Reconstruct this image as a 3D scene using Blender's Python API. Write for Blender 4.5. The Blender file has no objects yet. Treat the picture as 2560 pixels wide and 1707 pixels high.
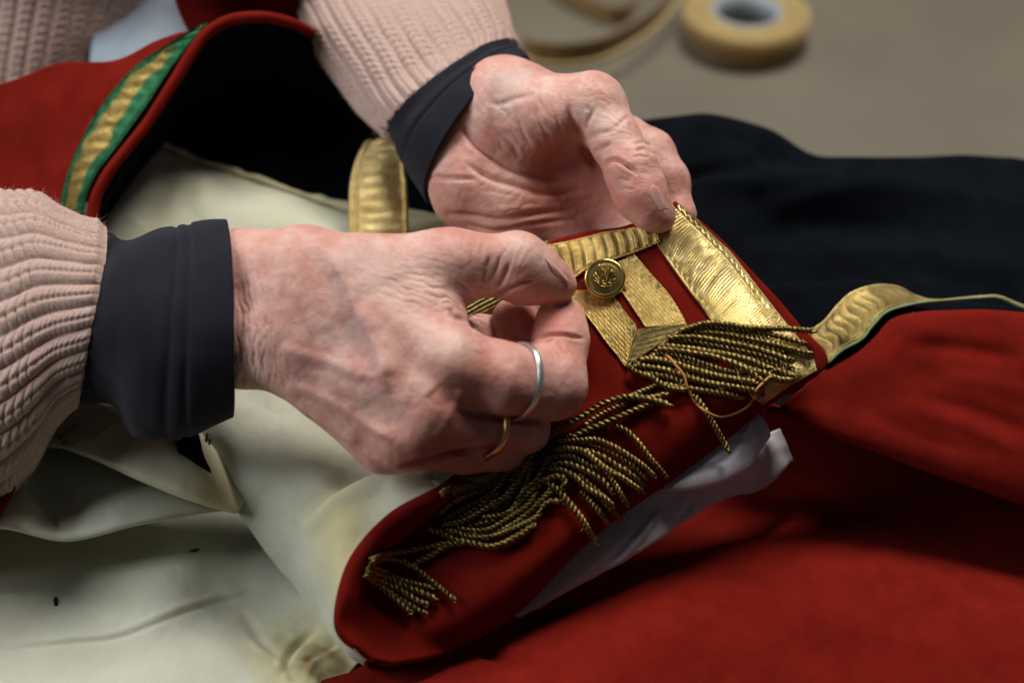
import bpy, math, random
import numpy as np
from mathutils import Vector
from mathutils.bvhtree import BVHTree
random.seed(7)
SC = bpy.context.scene

# ---------------------------------------------------------------- camera, world, light, exposure
PITCH = math.radians(42.0)
AIM = np.array([0.0, 0.0, 0.09])
FOC = 0.5                      # distance of the plane of focus (m)
S = 0.36 / 2560                # metres per photo pixel on that plane
RIGHT = np.array([1.0, 0, 0])
FWD = np.array([0, math.cos(PITCH), -math.sin(PITCH)])
UP = np.array([0, math.sin(PITCH), math.cos(PITCH)])
CAM = AIM - FWD * FOC
cd = bpy.data.cameras.new("camera"); co = bpy.data.objects.new("camera", cd)
SC.collection.objects.link(co); SC.camera = co
co.location = CAM; co.rotation_euler = (math.pi / 2 - PITCH, 0, 0)
cd.lens = 50; cd.sensor_width = 36; cd.clip_start = 0.01; cd.clip_end = 20
cd.dof.use_dof = True; cd.dof.focus_distance = FOC - 0.002; cd.dof.aperture_fstop = 4.0

w = bpy.data.worlds.new("World"); SC.world = w; w.use_nodes = True
bg = w.node_tree.nodes["Background"]
bg.inputs[0].default_value = (0.70, 0.78, 0.88, 1); bg.inputs[1].default_value = 0.035

def area(name, loc, target, size, energy, col, size_y=None):
    l = bpy.data.lights.new(name, 'AREA'); l.energy = energy; l.color = col
    l.shape = 'RECTANGLE'; l.size = size; l.size_y = size_y or size
    o = bpy.data.objects.new(name, l); SC.collection.objects.link(o)
    o.location = loc
    o.rotation_euler = (Vector(target) - Vector(loc)).to_track_quat('-Z', 'Y').to_euler()
    return o
area("ceiling_lamp", (0.26, 0.54, 1.16), (0, 0, 0.08), 0.55, 18.5, (1.0, 0.955, 0.89), 0.4)
area("fill_light", (-0.95, -0.04, 0.66), (0.0, 0, 0.08), 0.6, 9.0, (0.95, 0.98, 1.0), 0.6)  # added fill from the left, no window is seen there
SC.view_settings.view_transform = 'Standard'; SC.view_settings.look = 'None'
SC.view_settings.exposure = 0.0; SC.view_settings.gamma = 1.0

# ---------------------------------------------------------------- geometry helpers
def D(p):
    """(x, y, h): photo position and height h (in focus-plane pixels, towards the lens) -> world point"""
    p = np.asarray(p, float); z = FOC - p[..., 2] * S
    X = (p[..., 0] - 1280) * S * z / FOC; Y = (853.5 - p[..., 1]) * S * z / FOC
    return CAM + X[..., None] * RIGHT + Y[..., None] * UP + z[..., None] * FWD
def ray(x, y):
    return RIGHT * (x - 1280) * S / FOC + UP * (853.5 - y) * S / FOC + FWD
def zp(x, y, mm):
    r = ray(x, y); t = (mm / 1000 - CAM[2]) / r[2]
    return (x, y, (FOC - t) / S)
def rad(r, h): return r * S * (FOC - h * S) / FOC
def to_px(V):
    d = V - CAM; z = d @ FWD
    return np.stack([1280 + (d @ RIGHT) / z * FOC / S, 853.5 - (d @ UP) / z * FOC / S, (FOC - z) / S], -1)

def crom(P, t, closed=False):
    P = np.asarray(P, float); n = len(P)
    if n == 1: return np.repeat(P, len(t), 0)
    if closed:
        i = np.floor(t).astype(int) % n; f = t - np.floor(t)
        p0, p1, p2, p3 = P[(i - 1) % n], P[i], P[(i + 1) % n], P[(i + 2) % n]
    else:
        i = np.clip(np.floor(t).astype(int), 0, n - 2); f = t - i
        p1, p2 = P[i], P[i + 1]
        p0 = np.where((i > 0)[(...,) + (None,) * (P.ndim - 1)], P[np.maximum(i - 1, 0)], 2 * p1 - p2)
        p3 = np.where((i < n - 2)[(...,) + (None,) * (P.ndim - 1)], P[np.minimum(i + 2, n - 1)], 2 * p2 - p1)
    f = f.reshape((-1,) + (1,) * (P.ndim - 1))
    return 0.5 * (2 * p1 + (p2 - p0) * f + (2 * p0 - 5 * p1 + 4 * p2 - p3) * f ** 2 + (3 * p1 - p0 - 3 * p2 + p3) * f ** 3)
def arc(P, ts, closed=False):
    """resample a polyline smoothly at arc-length fractions ts"""
    n = len(P) if closed else len(P) - 1
    q = crom(P, np.linspace(0, n, n * 16 + 1) - (1e-9 if closed else 0), closed)
    L = np.concatenate([[0], np.cumsum(np.linalg.norm(np.diff(q, axis=0), axis=1))])
    if L[-1] < 1e-9: return np.repeat(q[:1], len(ts), 0)
    s = np.asarray(ts) * L[-1]
    return np.stack([np.interp(s, L, q[:, k]) for k in range(q.shape[1])], -1)

def hash3(i, j, k, seed):
    n = (i * 73856093) ^ (j * 19349663) ^ (k * 83492791) ^ (seed * 2654435761)
    n = (n ^ (n >> 13)) * 1274126177 & 0x7fffffff
    return (n & 0xffff) / 65535.0
def noise(P, scale, seed=0):
    q = np.asarray(P) * scale; i = np.floor(q).astype(np.int64); f = q - i; f = f * f * (3 - 2 * f)
    r = 0
    for a in (0, 1):
        for b in (0, 1):
            for c in (0, 1):
                wgt = (f[..., 0] if a else 1 - f[..., 0]) * (f[..., 1] if b else 1 - f[..., 1]) * (f[..., 2] if c else 1 - f[..., 2])
                r = r + wgt * hash3(i[..., 0] + a, i[..., 1] + b, i[..., 2] + c, seed)
    return r * 2 - 1
def fbm(P, scale, seed=0, oct=3):
    return sum(noise(P, scale * 2 ** o, seed + o) / 2 ** o for o in range(oct))

def org(o):
    return np.zeros(3) if o is None else np.array(o.location) if o.parent is None else org(o.parent) + np.array(o.location)
def link(name, V, F, mat=None, parent=None, uv=None, smooth=True, col=None, label=None):
    V = np.asarray(V, float); c = V.mean(0) if parent is None else np.array(org(parent))
    me = bpy.data.meshes.new(name)
    V2 = V - c
    if isinstance(F, np.ndarray):
        k = F.shape[1]
        me.vertices.add(len(V2)); me.vertices.foreach_set("co", V2.astype(np.float32).ravel())
        me.loops.add(F.size); me.loops.foreach_set("vertex_index", F.astype(np.int32).ravel())
        me.polygons.add(len(F)); me.polygons.foreach_set("loop_start", np.arange(0, F.size, k, dtype=np.int32))
        me.update(calc_edges=True)
    else:
        me.from_pydata(V2.tolist(), [], F)
    if smooth: me.polygons.foreach_set("use_smooth", np.ones(len(me.polygons), bool))
    if uv is not None:
        l = me.uv_layers.new(name="UVMap"); li = np.zeros(len(me.loops), np.int32); me.loops.foreach_get("vertex_index", li)
        l.data.foreach_set("uv", np.asarray(uv, np.float32)[li].ravel())
    if col is not None:
        a = me.color_attributes.new("tone", 'FLOAT_COLOR', 'POINT')
        a.data.foreach_set("color", np.concatenate([col, np.ones((len(V), 1))], 1).astype(np.float32).ravel())
    me.validate()
    if mat: me.materials.append(mat)
    o = bpy.data.objects.new(name, me); SC.collection.objects.link(o)
    if parent is None: o.location = c
    else: o.parent = parent
    if label: o["label"] = label
    return o
def empty(name, loc, label, cat, group=None):
    o = bpy.data.objects.new(name, None); SC.collection.objects.link(o); o.location = loc; o.empty_display_size = .02
    bpy.context.view_layer.update()
    o["label"] = label; o["category"] = cat
    if group: o["group"] = group
    return o
def tag(o, label, cat, group=None):
    o["label"] = label; o["category"] = cat
    if group: o["group"] = group
    return o
def bvh(o):
    me = o.data; n = len(me.vertices); V = np.zeros(n * 3); me.vertices.foreach_get("co", V); V = V.reshape(-1, 3)
    off = org(o.parent) if o.parent else np.array(o.location)
    V = V + off
    return BVHTree.FromPolygons([tuple(v) for v in V], [tuple(p.vertices) for p in me.polygons])
def hit(trees, x, y, default=None):
    """height of the surfaces under photo position (x, y)"""
    best = None; r = ray(x, y); L = np.linalg.norm(r)
    for t in trees:
        h = t.ray_cast(Vector(CAM), Vector(r / L))
        if h[0] is not None:
            hh = (FOC - h[3] / L) / S
            if best is None or hh > best: best = hh
    return default if best is None else best

def grid_faces(nu, nv, closed=False):
    i = np.arange(nu - 1)[:, None]; j = np.arange(nv if closed else nv - 1)[None, :]
    a = i * nv + j; b = i * nv + (j + 1) % nv
    return np.stack([a + 0 * j, b + 0 * i, b + nv, a + nv], -1).reshape(-1, 4)
def edge_ts(n, e):
    """parameters 0..1 with extra samples near both ends"""
    if e <= 0: return np.linspace(0, 1, n)
    k = 5; a = e * (1 - np.cos(np.linspace(0, np.pi / 2, k + 1)))
    return np.concatenate([a[:-1], np.linspace(e, 1 - e, max(n - 2 * k, 2)), 1 - a[:-1][::-1]])
def sheet(name, rows, mat, parent=None, nu=60, nv=60, thick=0.0, disp=None, closed=False, world=False, label=None, col=None, edge=True, sharp_rows=False, low=None):
    """a cloth: rows of control points (x, y, h), skinned smoothly, with real thickness and rounded edges"""
    R = [np.asarray(r, float) if world else D(r) for r in rows]
    Lv = np.linalg.norm(np.diff(R[len(R) // 2], axis=0), axis=1).sum()
    Lu = sum(np.linalg.norm(R[k][len(R[k]) // 2] - R[k + 1][len(R[k + 1]) // 2]) for k in range(len(R) - 1))
    tv = np.linspace(0, 1, nv + 1)[:-1] if closed else edge_ts(nv, thick * .7 / max(Lv, 1e-6) if edge else 0)
    Rv = np.stack([arc(r, tv, closed) for r in R])
    tu = edge_ts(nu, thick * .7 / max(Lu, 1e-6) if edge else 0) * (len(R) - 1)
    if sharp_rows:
        i = np.clip(np.floor(tu).astype(int), 0, len(R) - 2); f = (tu - i)[:, None, None]; P = Rv[i] * (1 - f) + Rv[i + 1] * f
    else: P = crom(Rv, tu)
    nu_, nv_ = P.shape[:2]
    du = np.gradient(P, axis=0)
    dv = (np.roll(P, -1, 1) - np.roll(P, 1, 1)) / 2 if closed else np.gradient(P, axis=1)
    N = np.cross(du, dv); N /= np.linalg.norm(N, axis=-1, keepdims=True) + 1e-12
    if closed:
        c = P.mean(1, keepdims=True); flip = ((P - c) * N).sum() < 0
    else: flip = (N * (CAM - P)).sum() < 0
    if flip: N = -N
    U = np.concatenate([np.zeros((1, nv_)), np.cumsum(np.linalg.norm(np.diff(P, axis=0), axis=-1), 0)], 0)
    V = np.concatenate([np.zeros((nu_, 1)), np.cumsum(np.linalg.norm(np.diff(P, axis=1), axis=-1), 1)], 1)
    Um = np.repeat(U.mean(1, keepdims=True), nv_, 1)
    dd_ = None
    if disp is not None:
        dd_ = disp(U, V, Um / Um.max(), np.repeat(tv[None], nu_, 0), P); P = P + N * dd_[..., None]
    uv = np.stack([Um * 100, V * 100], -1).reshape(-1, 2)
    F = grid_faces(nu_, nv_, closed)
    if flip: F = F[:, ::-1]
    tones = None if col is None else col(U, V, Um / Um.max(), np.repeat(tv[None], nu_, 0), P).reshape(-1, 3)
    if low is not None:   # tarnish and shade painted dark into the dips of the metal thread
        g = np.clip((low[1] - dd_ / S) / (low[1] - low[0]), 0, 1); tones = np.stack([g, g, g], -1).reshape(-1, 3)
    if thick > 0:
        dd = np.minimum(U, U[-1:] - U)
        if not closed: dd = np.minimum(dd, np.minimum(V, V[:, -1:] - V))
        e = np.sqrt(np.clip(1 - (1 - np.clip(dd / (thick * .5), 0, 1)) ** 2, 0, 1)) * (1 if edge else 1)
        T = (thick * .5 * e)[..., None]
        A = (P + N * T - N * thick * .5).reshape(-1, 3); B = (P - N * T - N * thick * .5).reshape(-1, 3)
        n = len(A); VV = np.concatenate([A, B]); FF = np.concatenate([F, F[:, ::-1] + n])
        rim = []
        bl = [[(0, j) for j in range(nv_)], [(nu_ - 1, j) for j in range(nv_)]]
        for s, line in zip((1, -1), bl):
            for k in range(len(line) - (0 if closed else 1)):
                a = line[k][0] * nv_ + line[k][1]; q = line[(k + 1) % len(line)]; b = q[0] * nv_ + q[1]
                rim.append((a, b, b + n, a + n)[::s])
        if not closed:
            for s, j in ((-1, 0), (1, nv_ - 1)):
                for i in range(nu_ - 1):
                    a = i * nv_ + j; b = a + nv_; rim.append((a, b, b + n, a + n)[::s])
        FF = np.concatenate([FF, np.array(rim)]); uv = np.concatenate([uv, uv])
        if tones is not None: tones = np.concatenate([tones, tones])
        o = link(name, VV, FF, mat, parent, uv, True, tones, label)
    else:
        o = link(name, P.reshape(-1, 3), F, mat, parent, uv, True, tones, label)
    return o
def ring(L, R, h, b, tilt=(0, 0), n=24, hL=None, hR=None):
    """closed cross-section of a sleeve: from silhouette point L to silhouette point R, depth radius b"""
    out = []
    for k in range(n):
        a = 2 * math.pi * k / n; c, s = -math.cos(a), math.sin(a)
        out.append(((L[0] + R[0]) / 2 + c * (R[0] - L[0]) / 2 + s * tilt[0], (L[1] + R[1]) / 2 + c * (R[1] - L[1]) / 2 + s * tilt[1],
                    h + s * b + (0 if hL is None else (hR - hL) / 2 * c)))
    return out
def tube(pts, r, nseg=8, mat=None, name="tube", parent=None, taper=None, caps=True, ret=False):
    P = np.asarray(pts, float); n = len(P)
    T = np.gradient(P, axis=0); T /= np.linalg.norm(T, axis=1, keepdims=True) + 1e-12
    nrm = np.cross(T[0], [0.3, 0.5, 0.8]); nrm /= np.linalg.norm(nrm); Ns = []
    for k in range(n):
        nrm = nrm - T[k] * (nrm @ T[k]); nrm /= np.linalg.norm(nrm); Ns.append(nrm)
    Ns = np.array(Ns); Bs = np.cross(T, Ns)
    rr = np.broadcast_to(np.asarray(r, float), (n,))
    a = np.linspace(0, 2 * np.pi, nseg, endpoint=False)
    V = P[:, None] + rr[:, None, None] * (np.cos(a)[None, :, None] * Ns[:, None] + np.sin(a)[None, :, None] * Bs[:, None])
    V = V.reshape(-1, 3); F = [tuple(f) for f in grid_faces(n, nseg, True)]
    if caps:
        F.append(tuple(range(nseg))[::-1]); F.append(tuple(range((n - 1) * nseg, n * nseg)))
    if ret: return V, F, (T, Ns, Bs)
    return link(name, V, F, mat, parent)
def join(parts):
    V = []; F = []; n = 0
    for v, f in parts:
        V.append(v); F += [tuple(i + n for i in q) for q in f]; n += len(v)
    return np.concatenate(V), F

# ---------------------------------------------------------------- materials
def srgb(r, g, b):
    f = lambda c: (c / 255 / 12.92) if c / 255 <= .04045 else ((c / 255 + .055) / 1.055) ** 2.4
    return (f(r), f(g), f(b), 1)
class M:
    def __init__(s, name):
        s.m = bpy.data.materials.new(name); s.m.use_nodes = True; s.nt = s.m.node_tree; s.n = s.nt.nodes
        s.b = s.n["Principled BSDF"]; s.tc = s.n.new("ShaderNodeTexCoord"); s.nor = None
    def set(s, **k):
        for a, v in k.items(): s.b.inputs[a.replace("_", " ")].default_value = v
        return s
    def L(s, a, b): s.nt.links.new(a, b)
    def noise(s, scale, detail=3, coord="Object", rough=.5, stretch=None):
        t = s.n.new("ShaderNodeTexNoise"); t.inputs["Scale"].default_value = scale; t.inputs["Detail"].default_value = detail
        t.inputs["Roughness"].default_value = rough; s.map(t, coord, stretch); return t.outputs["Fac"]
    def map(s, t, coord, stretch):
        src = s.tc.outputs[coord]
        if stretch is not None:
            mp = s.n.new("ShaderNodeMapping"); mp.inputs["Scale"].default_value = stretch[:3]
            if len(stretch) > 3: mp.inputs["Rotation"].default_value = (0, 0, stretch[3])
            s.L(src, mp.inputs[0]); src = mp.outputs[0]
        s.L(src, t.inputs["Vector"])
    def wave(s, scale, coord="UV", dist=0, direction='X', stretch=None, dscale=1.0):
        t = s.n.new("ShaderNodeTexWave"); t.inputs["Scale"].default_value = scale; t.inputs["Distortion"].default_value = dist
        t.inputs["Detail Scale"].default_value = dscale; t.bands_direction = direction; s.map(t, coord, stretch); return t.outputs["Fac"]
    def voro(s, scale, coord="Object", feat='F1', stretch=None):
        t = s.n.new("ShaderNodeTexVoronoi"); t.feature = feat; t.inputs["Scale"].default_value = scale; s.map(t, coord, stretch); return t.outputs["Distance"]
    def ramp(s, fac, stops):
        r = s.n.new("ShaderNodeValToRGB"); e = r.color_ramp.elements
        e[0].position, e[0].color = stops[0]; e[1].position, e[1].color = stops[-1]
        for p, c in stops[1:-1]: x = e.new(p); x.color = c
        s.L(fac, r.inputs[0]); return r.outputs[0]
    def mix(s, fac, a, b, mode='MIX'):
        x = s.n.new("ShaderNodeMix"); x.data_type = 'RGBA'; x.blend_type = mode
        for v, k in ((fac, 0), (a, 6), (b, 7)):
            if isinstance(v, (int, float)): x.inputs[k].default_value = v
            elif isinstance(v, tuple): x.inputs[k].default_value = v
            else: s.L(v, x.inputs[k])
        return x.outputs[2]
    def math(s, op, a, b=0.0):
        x = s.n.new("ShaderNodeMath"); x.operation = op
        for v, k in ((a, 0), (b, 1)):
            if isinstance(v, (int, float)): x.inputs[k].default_value = v
            else: s.L(v, x.inputs[k])
        return x.outputs[0]
    def attr(s, name):
        a = s.n.new("ShaderNodeAttribute"); a.attribute_name = name
        sp = s.n.new("ShaderNodeSeparateColor"); s.L(a.outputs["Color"], sp.inputs[0]); return sp.outputs
    def bump(s, h, dist, strength=1.0):
        b = s.n.new("ShaderNodeBump"); b.inputs["Distance"].default_value = dist; b.inputs["Strength"].default_value = strength
        s.L(h, b.inputs["Height"])
        if s.nor is not None: s.L(s.nor, b.inputs["Normal"])
        s.nor = b.outputs[0]; s.L(s.nor, s.b.inputs["Normal"]); return s
    def color(s, c):
        if isinstance(c, tuple): s.b.inputs["Base Color"].default_value = c
        else: s.L(c, s.b.inputs["Base Color"])
        return s

def cloth(name, c1, c2, rough=.9, fuzz=2500, bump=.00025, sheen=.25, weave=None, mot=90):
    m = M(name); m.set(Roughness=rough, Sheen_Weight=sheen, Sheen_Roughness=.5); m.b.inputs["Specular IOR Level"].default_value = .15
    n1 = m.noise(mot, 4, rough=.6); n2 = m.noise(fuzz, 3)
    f = m.math('ADD', m.math('MULTIPLY', n1, .6), m.math('MULTIPLY', n2, .4))
    m.color(m.ramp(f, [(.35, c1), (.68, c2)]))
    m.bump(n2, bump)
    if weave:
        wv = m.math('MULTIPLY', m.wave(weave, "UV", .6, 'X'), m.wave(weave, "UV", .6, 'Y'))
        m.bump(wv, .0001, .6)
    return m
RED = cloth("red_wool", (.125, .0062, .0036, 1), (.195, .0115, .0060, 1), fuzz=3200, bump=.00016, sheen=.0).m; RED.node_tree.nodes['Principled BSDF'].inputs['Specular IOR Level'].default_value = .05
NAVY = cloth("navy_wool", (.0024, .0032, .0050, 1), (.0052, .0072, .0105, 1), sheen=.0, fuzz=2600, bump=.00015).m; NAVY.node_tree.nodes['Principled BSDF'].inputs['Specular IOR Level'].default_value = .03
DARKCUFF = cloth("navy_jersey", (.0085, .009, .015, 1), (.014, .0145, .023, 1), sheen=.06, fuzz=3000, bump=.0001).m
def cream():
    m = cloth("cream_cotton", (.50, .51, .405, 1), (.65, .66, .54, 1), sheen=.1, fuzz=3500, bump=.00006, weave=14, mot=25)
    base = m.b.inputs["Base Color"].links[0].from_socket
    st = m.attr("tone")
    blotch = m.noise(160, 4, rough=.65)
    f = m.math('MULTIPLY', st[0], m.math('ADD', m.math('MULTIPLY', blotch, 1.5), .15))
    c = m.mix(st[1], base, (.60, .52, .26, 1)); c = m.mix(f, c, (.24, .135, .04, 1))
    speck = m.voro(230); sp = m.math('LESS_THAN', speck, .035)
    c = m.mix(m.math('MULTIPLY', sp, .5), c, (.12, .10, .07, 1))
    m.color(c)
    cr = m.math('ABSOLUTE', m.math('SUBTRACT', m.noise(38, 3, rough=.5), .5)); m.bump(m.ramp(cr, [(0, (0, 0, 0, 1)), (.09, (1, 1, 1, 1))]), .00035, .55)
    m.bump(m.noise(170, 3), .0004, .5); return m.m
CREAM = cream()
GREYLIN = cloth("grey_lining", (.56, .53, .57, 1), (.68, .65, .68, 1), sheen=.1, fuzz=3000, bump=.00006, weave=14, mot=30).m
BLUEC = cloth("pale_cloth", (.20, .26, .33, 1), (.30, .33, .37, 1), sheen=.1, bump=.00005).m
def knit():
    m = M("pink_knit"); m.set(Roughness=.92, Sheen_Weight=.35); m.b.inputs["Specular IOR Level"].default_value = .1
    n = m.noise(1500, 4, rough=.7); a = m.attr("tone")[0]
    c = m.ramp(n, [(.3, (.55, .345, .285, 1)), (.7, (.74, .53, .45, 1))])
    m.color(m.mix(m.math('MULTIPLY', a, 1.0), c, (.30, .125, .085, 1))); m.bump(n, .0008)
    m.bump(m.noise(4000, 2), .0003); return m.m
KNIT = knit()
def skin():
    m = M("skin"); m.set(Roughness=.48)
    m.b.inputs["Specular IOR Level"].default_value = .38
    t = m.attr("tone"); n = m.noise(110, 5, rough=.6); n2 = m.noise(520, 4, rough=.65)
    c = m.ramp(n, [(.30, (.50, .215, .175, 1)), (.5, (.625, .335, .28, 1)), (.70, (.69, .455, .385, 1))])
    c = m.mix(m.math('MULTIPLY', m.ramp(n2, [(.45, (0, 0, 0, 1)), (.75, (1, 1, 1, 1))]), .32), c, (.44, .16, .13, 1))
    c = m.mix(t[0], c, (.53, .19, .145, 1))
    c = m.mix(t[1], c, (.74, .56, .46, 1))
    c = m.mix(t[2], c, (.40, .32, .31, 1))
    sp = m.voro(190); spot = m.ramp(m.math('ADD', sp, m.math('MULTIPLY', n2, .25)), [(.16, (1, 1, 1, 1)), (.24, (0, 0, 0, 1))])
    c = m.mix(m.math('MULTIPLY', spot, .35), c, (.33, .12, .07, 1))
    m.color(c)
    m.set(Subsurface_Weight=.16, Subsurface_Scale=.004); m.b.inputs["Subsurface Radius"].default_value = (1, .35, .2)
    v = m.voro(1500, feat='DISTANCE_TO_EDGE'); m.bump(v, .0002, .8); m.bump(m.noise(900, 4, rough=.7), .00022, .8)
    m.bump(m.noise(320, 3), .0005, .5); return m.m
SKIN = skin()
def nailm():
    m = M("nail"); m.set(Roughness=.45); n = m.noise(300, 2)
    m.color(m.ramp(n, [(.3, (.58, .30, .245, 1)), (.7, (.68, .40, .33, 1))])); m.set(Subsurface_Weight=.1, Subsurface_Scale=.002)
    return m.m
NAIL = nailm()
NAILTIP = M("nail_edge").color((.66, .57, .42, 1)).set(Roughness=.4).m
def metal(name, c1, c2, rough, patina=None, pscale=200, fine=None, fbump=.0001, met=1.0, dip_shade=False):
    m = M(name); m.set(Metallic=met, Roughness=rough)
    n = m.noise(pscale, 4, rough=.6); c = m.ramp(n, [(.35, c1), (.65, c2)])
    if patina:
        n2 = m.noise(pscale * .35, 4, rough=.65); c = m.mix(m.ramp(n2, [(.48, (0, 0, 0, 1)), (.72, (1, 1, 1, 1))]), c, patina)
    if dip_shade:
        t = m.attr("tone")[0]; c = m.mix(t, c, (.085, .045, .014, 1)); m.L(m.math('SUBTRACT', met, m.math('MULTIPLY', t, .6)), m.b.inputs['Metallic'])  # dark brown in the relief's dips: tarnish and shade put into the colour
    m.color(c)
    if fine: m.bump(fine(m), fbump)
    return m.m
CORD = metal("tarnished_gold_cord", (.10, .062, .022, 1), (.42, .295, .105, 1), .36, (.19, .165, .04, 1), 700, lambda m: m.noise(6000, 2), .0001)
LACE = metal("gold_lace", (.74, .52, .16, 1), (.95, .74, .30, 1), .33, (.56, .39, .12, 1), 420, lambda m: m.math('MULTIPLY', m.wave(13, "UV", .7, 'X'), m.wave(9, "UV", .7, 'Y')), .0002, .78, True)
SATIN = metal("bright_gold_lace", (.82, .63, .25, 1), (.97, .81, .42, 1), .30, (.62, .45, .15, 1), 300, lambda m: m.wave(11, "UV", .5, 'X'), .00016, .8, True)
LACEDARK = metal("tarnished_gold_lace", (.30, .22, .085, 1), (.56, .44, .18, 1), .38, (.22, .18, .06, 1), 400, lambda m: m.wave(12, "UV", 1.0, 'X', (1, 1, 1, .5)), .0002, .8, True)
BRASS = metal("button_brass", (.70, .48, .12, 1), (.92, .68, .24, 1), .24, (.45, .29, .07, 1), 320)
BRASSDARK = metal("dark_brass", (.16, .10, .022, 1), (.34, .22, .06, 1), .3, None, 500)
SILVER = metal("silver", (.72, .73, .74, 1), (.80, .81, .82, 1), .24, None, 200, met=.85)
GOLD = metal("yellow_gold", (.78, .48, .20, 1), (.86, .56, .25, 1), .22, None, 200, met=.9)
STEEL = metal("needle_steel", (.25, .22, .18, 1), (.4, .36, .3, 1), .25, None, 200)
def greenlace():
    m = M("green_edged_gold_lace"); t = m.attr("tone"); n = m.noise(420, 4, rough=.65)
    g = m.ramp(n, [(.3, (.15, .10, .022, 1)), (.7, (.34, .25, .08, 1))]); gr = m.ramp(n, [(.3, (.005, .045, .018, 1)), (.7, (.02, .14, .06, 1))])
    m.color(m.mix(t[0], g, gr)); m.set(Metallic=.8, Roughness=.42)
    m.bump(m.wave(10, "UV", 1.5, 'X'), .0003); return m.m
GREENLACE = greenlace()
THREAD = cloth("orange_thread", (.50, .19, .045, 1), (.66, .30, .08, 1), bump=.0001).m
GREENTH = cloth("green_thread", (.12, .20, .09, 1), (.25, .34, .17, 1), bump=.0001).m
BLACKTH = cloth("black_thread", (.004, .004, .004, 1), (.01, .01, .01, 1), bump=.0001).m
PALETH = cloth("pale_thread", (.4, .33, .15, 1), (.58, .5, .28, 1), bump=.0001).m
INK = M("blue_ink").color((.012, .016, .10, 1)).set(Roughness=.7).m
LABELM = cloth("label_tape", (.34, .34, .27, 1), (.42, .42, .34, 1), bump=.00004, weave=16).m
BRAID = cloth("ochre_braid", (.20, .115, .034, 1), (.30, .185, .062, 1), rough=.6, fuzz=900, bump=.0004).m
BRAIDTOP = cloth("ochre_braid_lit", (.34, .24, .085, 1), (.46, .34, .14, 1), rough=.6, fuzz=900, bump=.0004).m  # paler copy of the braid, light on the top put into the colour
CORE = M("core_plastic").color((.30, .33, .36, 1)).set(Roughness=.4).m
def tablem():
    m = M("table_top"); m.set(Roughness=.55); n = m.noise(9, 4, rough=.55); n2 = m.noise(400, 3)
    m.color(m.mix(m.math('MULTIPLY', n2, .25), m.ramp(n, [(.3, (.102, .085, .057, 1)), (.7, (.14, .12, .085, 1))]), (.09, .08, .062, 1)))
    m.bump(n2, .0002); return m.m
TABLE = tablem()

# ---------------------------------------------------------------- the table
tb = sheet("table_top", [[(-2.0, 1.7, 0), (2.0, 1.7, 0)], [(-2.0, -.9, 0), (2.0, -.9, 0)]], TABLE, None, 6, 6, .03, world=True)
tb["kind"] = "structure"

# ---------------------------------------------------------------- the person: two hands as continuous surfaces
person = empty("person", D((300, 700, -200)), "person in a pink ribbed jumper over a dark undershirt, sewing with both hands", "person")

def camspace(p):
    p = np.asarray(p, float); z = FOC - p[..., 2] * S
    return np.stack([(p[..., 0] - 1280) * S * z / FOC, (853.5 - p[..., 1]) * S * z / FOC, -z], -1)
def chain(pts):
    """[(x, y, h, r), ...] -> round cones between consecutive points"""
    out = []
    for a, b in zip(pts[:-1], pts[1:]):
        out.append((camspace(a[:3]), rad(a[3], a[2]), camspace(b[:3]), rad(b[3], b[2])))
    return out
def smin(a, b, k):
    h = np.maximum(k - np.abs(a - b), 0) / k
    return np.minimum(a, b) - h * h * k * .25
def sd_chain(P, ch, k):
    d = None
    for a, ra, b, rb in ch:
        ba = b - a; t = np.clip(((P - a) @ ba) / (ba @ ba), 0, 1)
        q = np.linalg.norm(P - a - t[..., None] * ba, axis=-1) - (ra + (rb - ra) * t)
        d = q if d is None else smin(d, q, k)
    return d
def surface_nets(f, o, h):
    s = f < 0; sl = (slice(None, -1), slice(1, None)); cnt = np.zeros(np.array(f.shape) - 1, int)
    for a in (0, 1):
        for b in (0, 1):
            for c in (0, 1): cnt += s[sl[a], sl[b], sl[c]]
    act = (cnt > 0) & (cnt < 8); idx = -np.ones(act.shape, int); idx[act] = np.arange(act.sum())
    I = np.stack(np.nonzero(act), -1); acc = np.zeros((len(I), 3)); num = np.zeros(len(I))
    cs = [np.array([a, b, c]) for a in (0, 1) for b in (0, 1) for c in (0, 1)]
    for x in cs:
        for ax in range(3):
            if x[ax] == 0:
                y = x.copy(); y[ax] = 1
                fa = f[tuple((I + x).T)]; fb = f[tuple((I + y).T)]; m = (fa < 0) != (fb < 0)
                t = np.where(m, fa / np.where(fa == fb, 1, fa - fb), 0); p = x + t[:, None] * (y - x)
                acc[m] += p[m]; num += m
    V = (I + acc / num[:, None]) * h + o; F = []
    for ax in range(3):
        u, v = (ax + 1) % 3, (ax + 2) % 3
        A = np.moveaxis(s, (ax, u, v), (0, 1, 2)); X = np.moveaxis(idx, (ax, u, v), (0, 1, 2))
        a0 = A[:-1, 1:-1, 1:-1]; a1 = A[1:, 1:-1, 1:-1]
        i, j, k = np.nonzero(a0 != a1); fl = a0[i, j, k]
        q = np.stack([X[i, j, k], X[i, j + 1, k], X[i, j + 1, k + 1], X[i, j, k + 1]], -1)
        q[~fl] = q[~fl][:, ::-1]; F.append(q)
    return V, np.concatenate(F)
def normals(V, F):
    n = np.cross(V[F[:, 2]] - V[F[:, 0]], V[F[:, 3]] - V[F[:, 1]]); N = np.zeros_like(V)
    for k in range(4):
        for c in range(3): N[:, c] += np.bincount(F[:, k], n[:, c], len(V))
    return N / (np.linalg.norm(N, axis=1, keepdims=True) + 1e-12)
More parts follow.
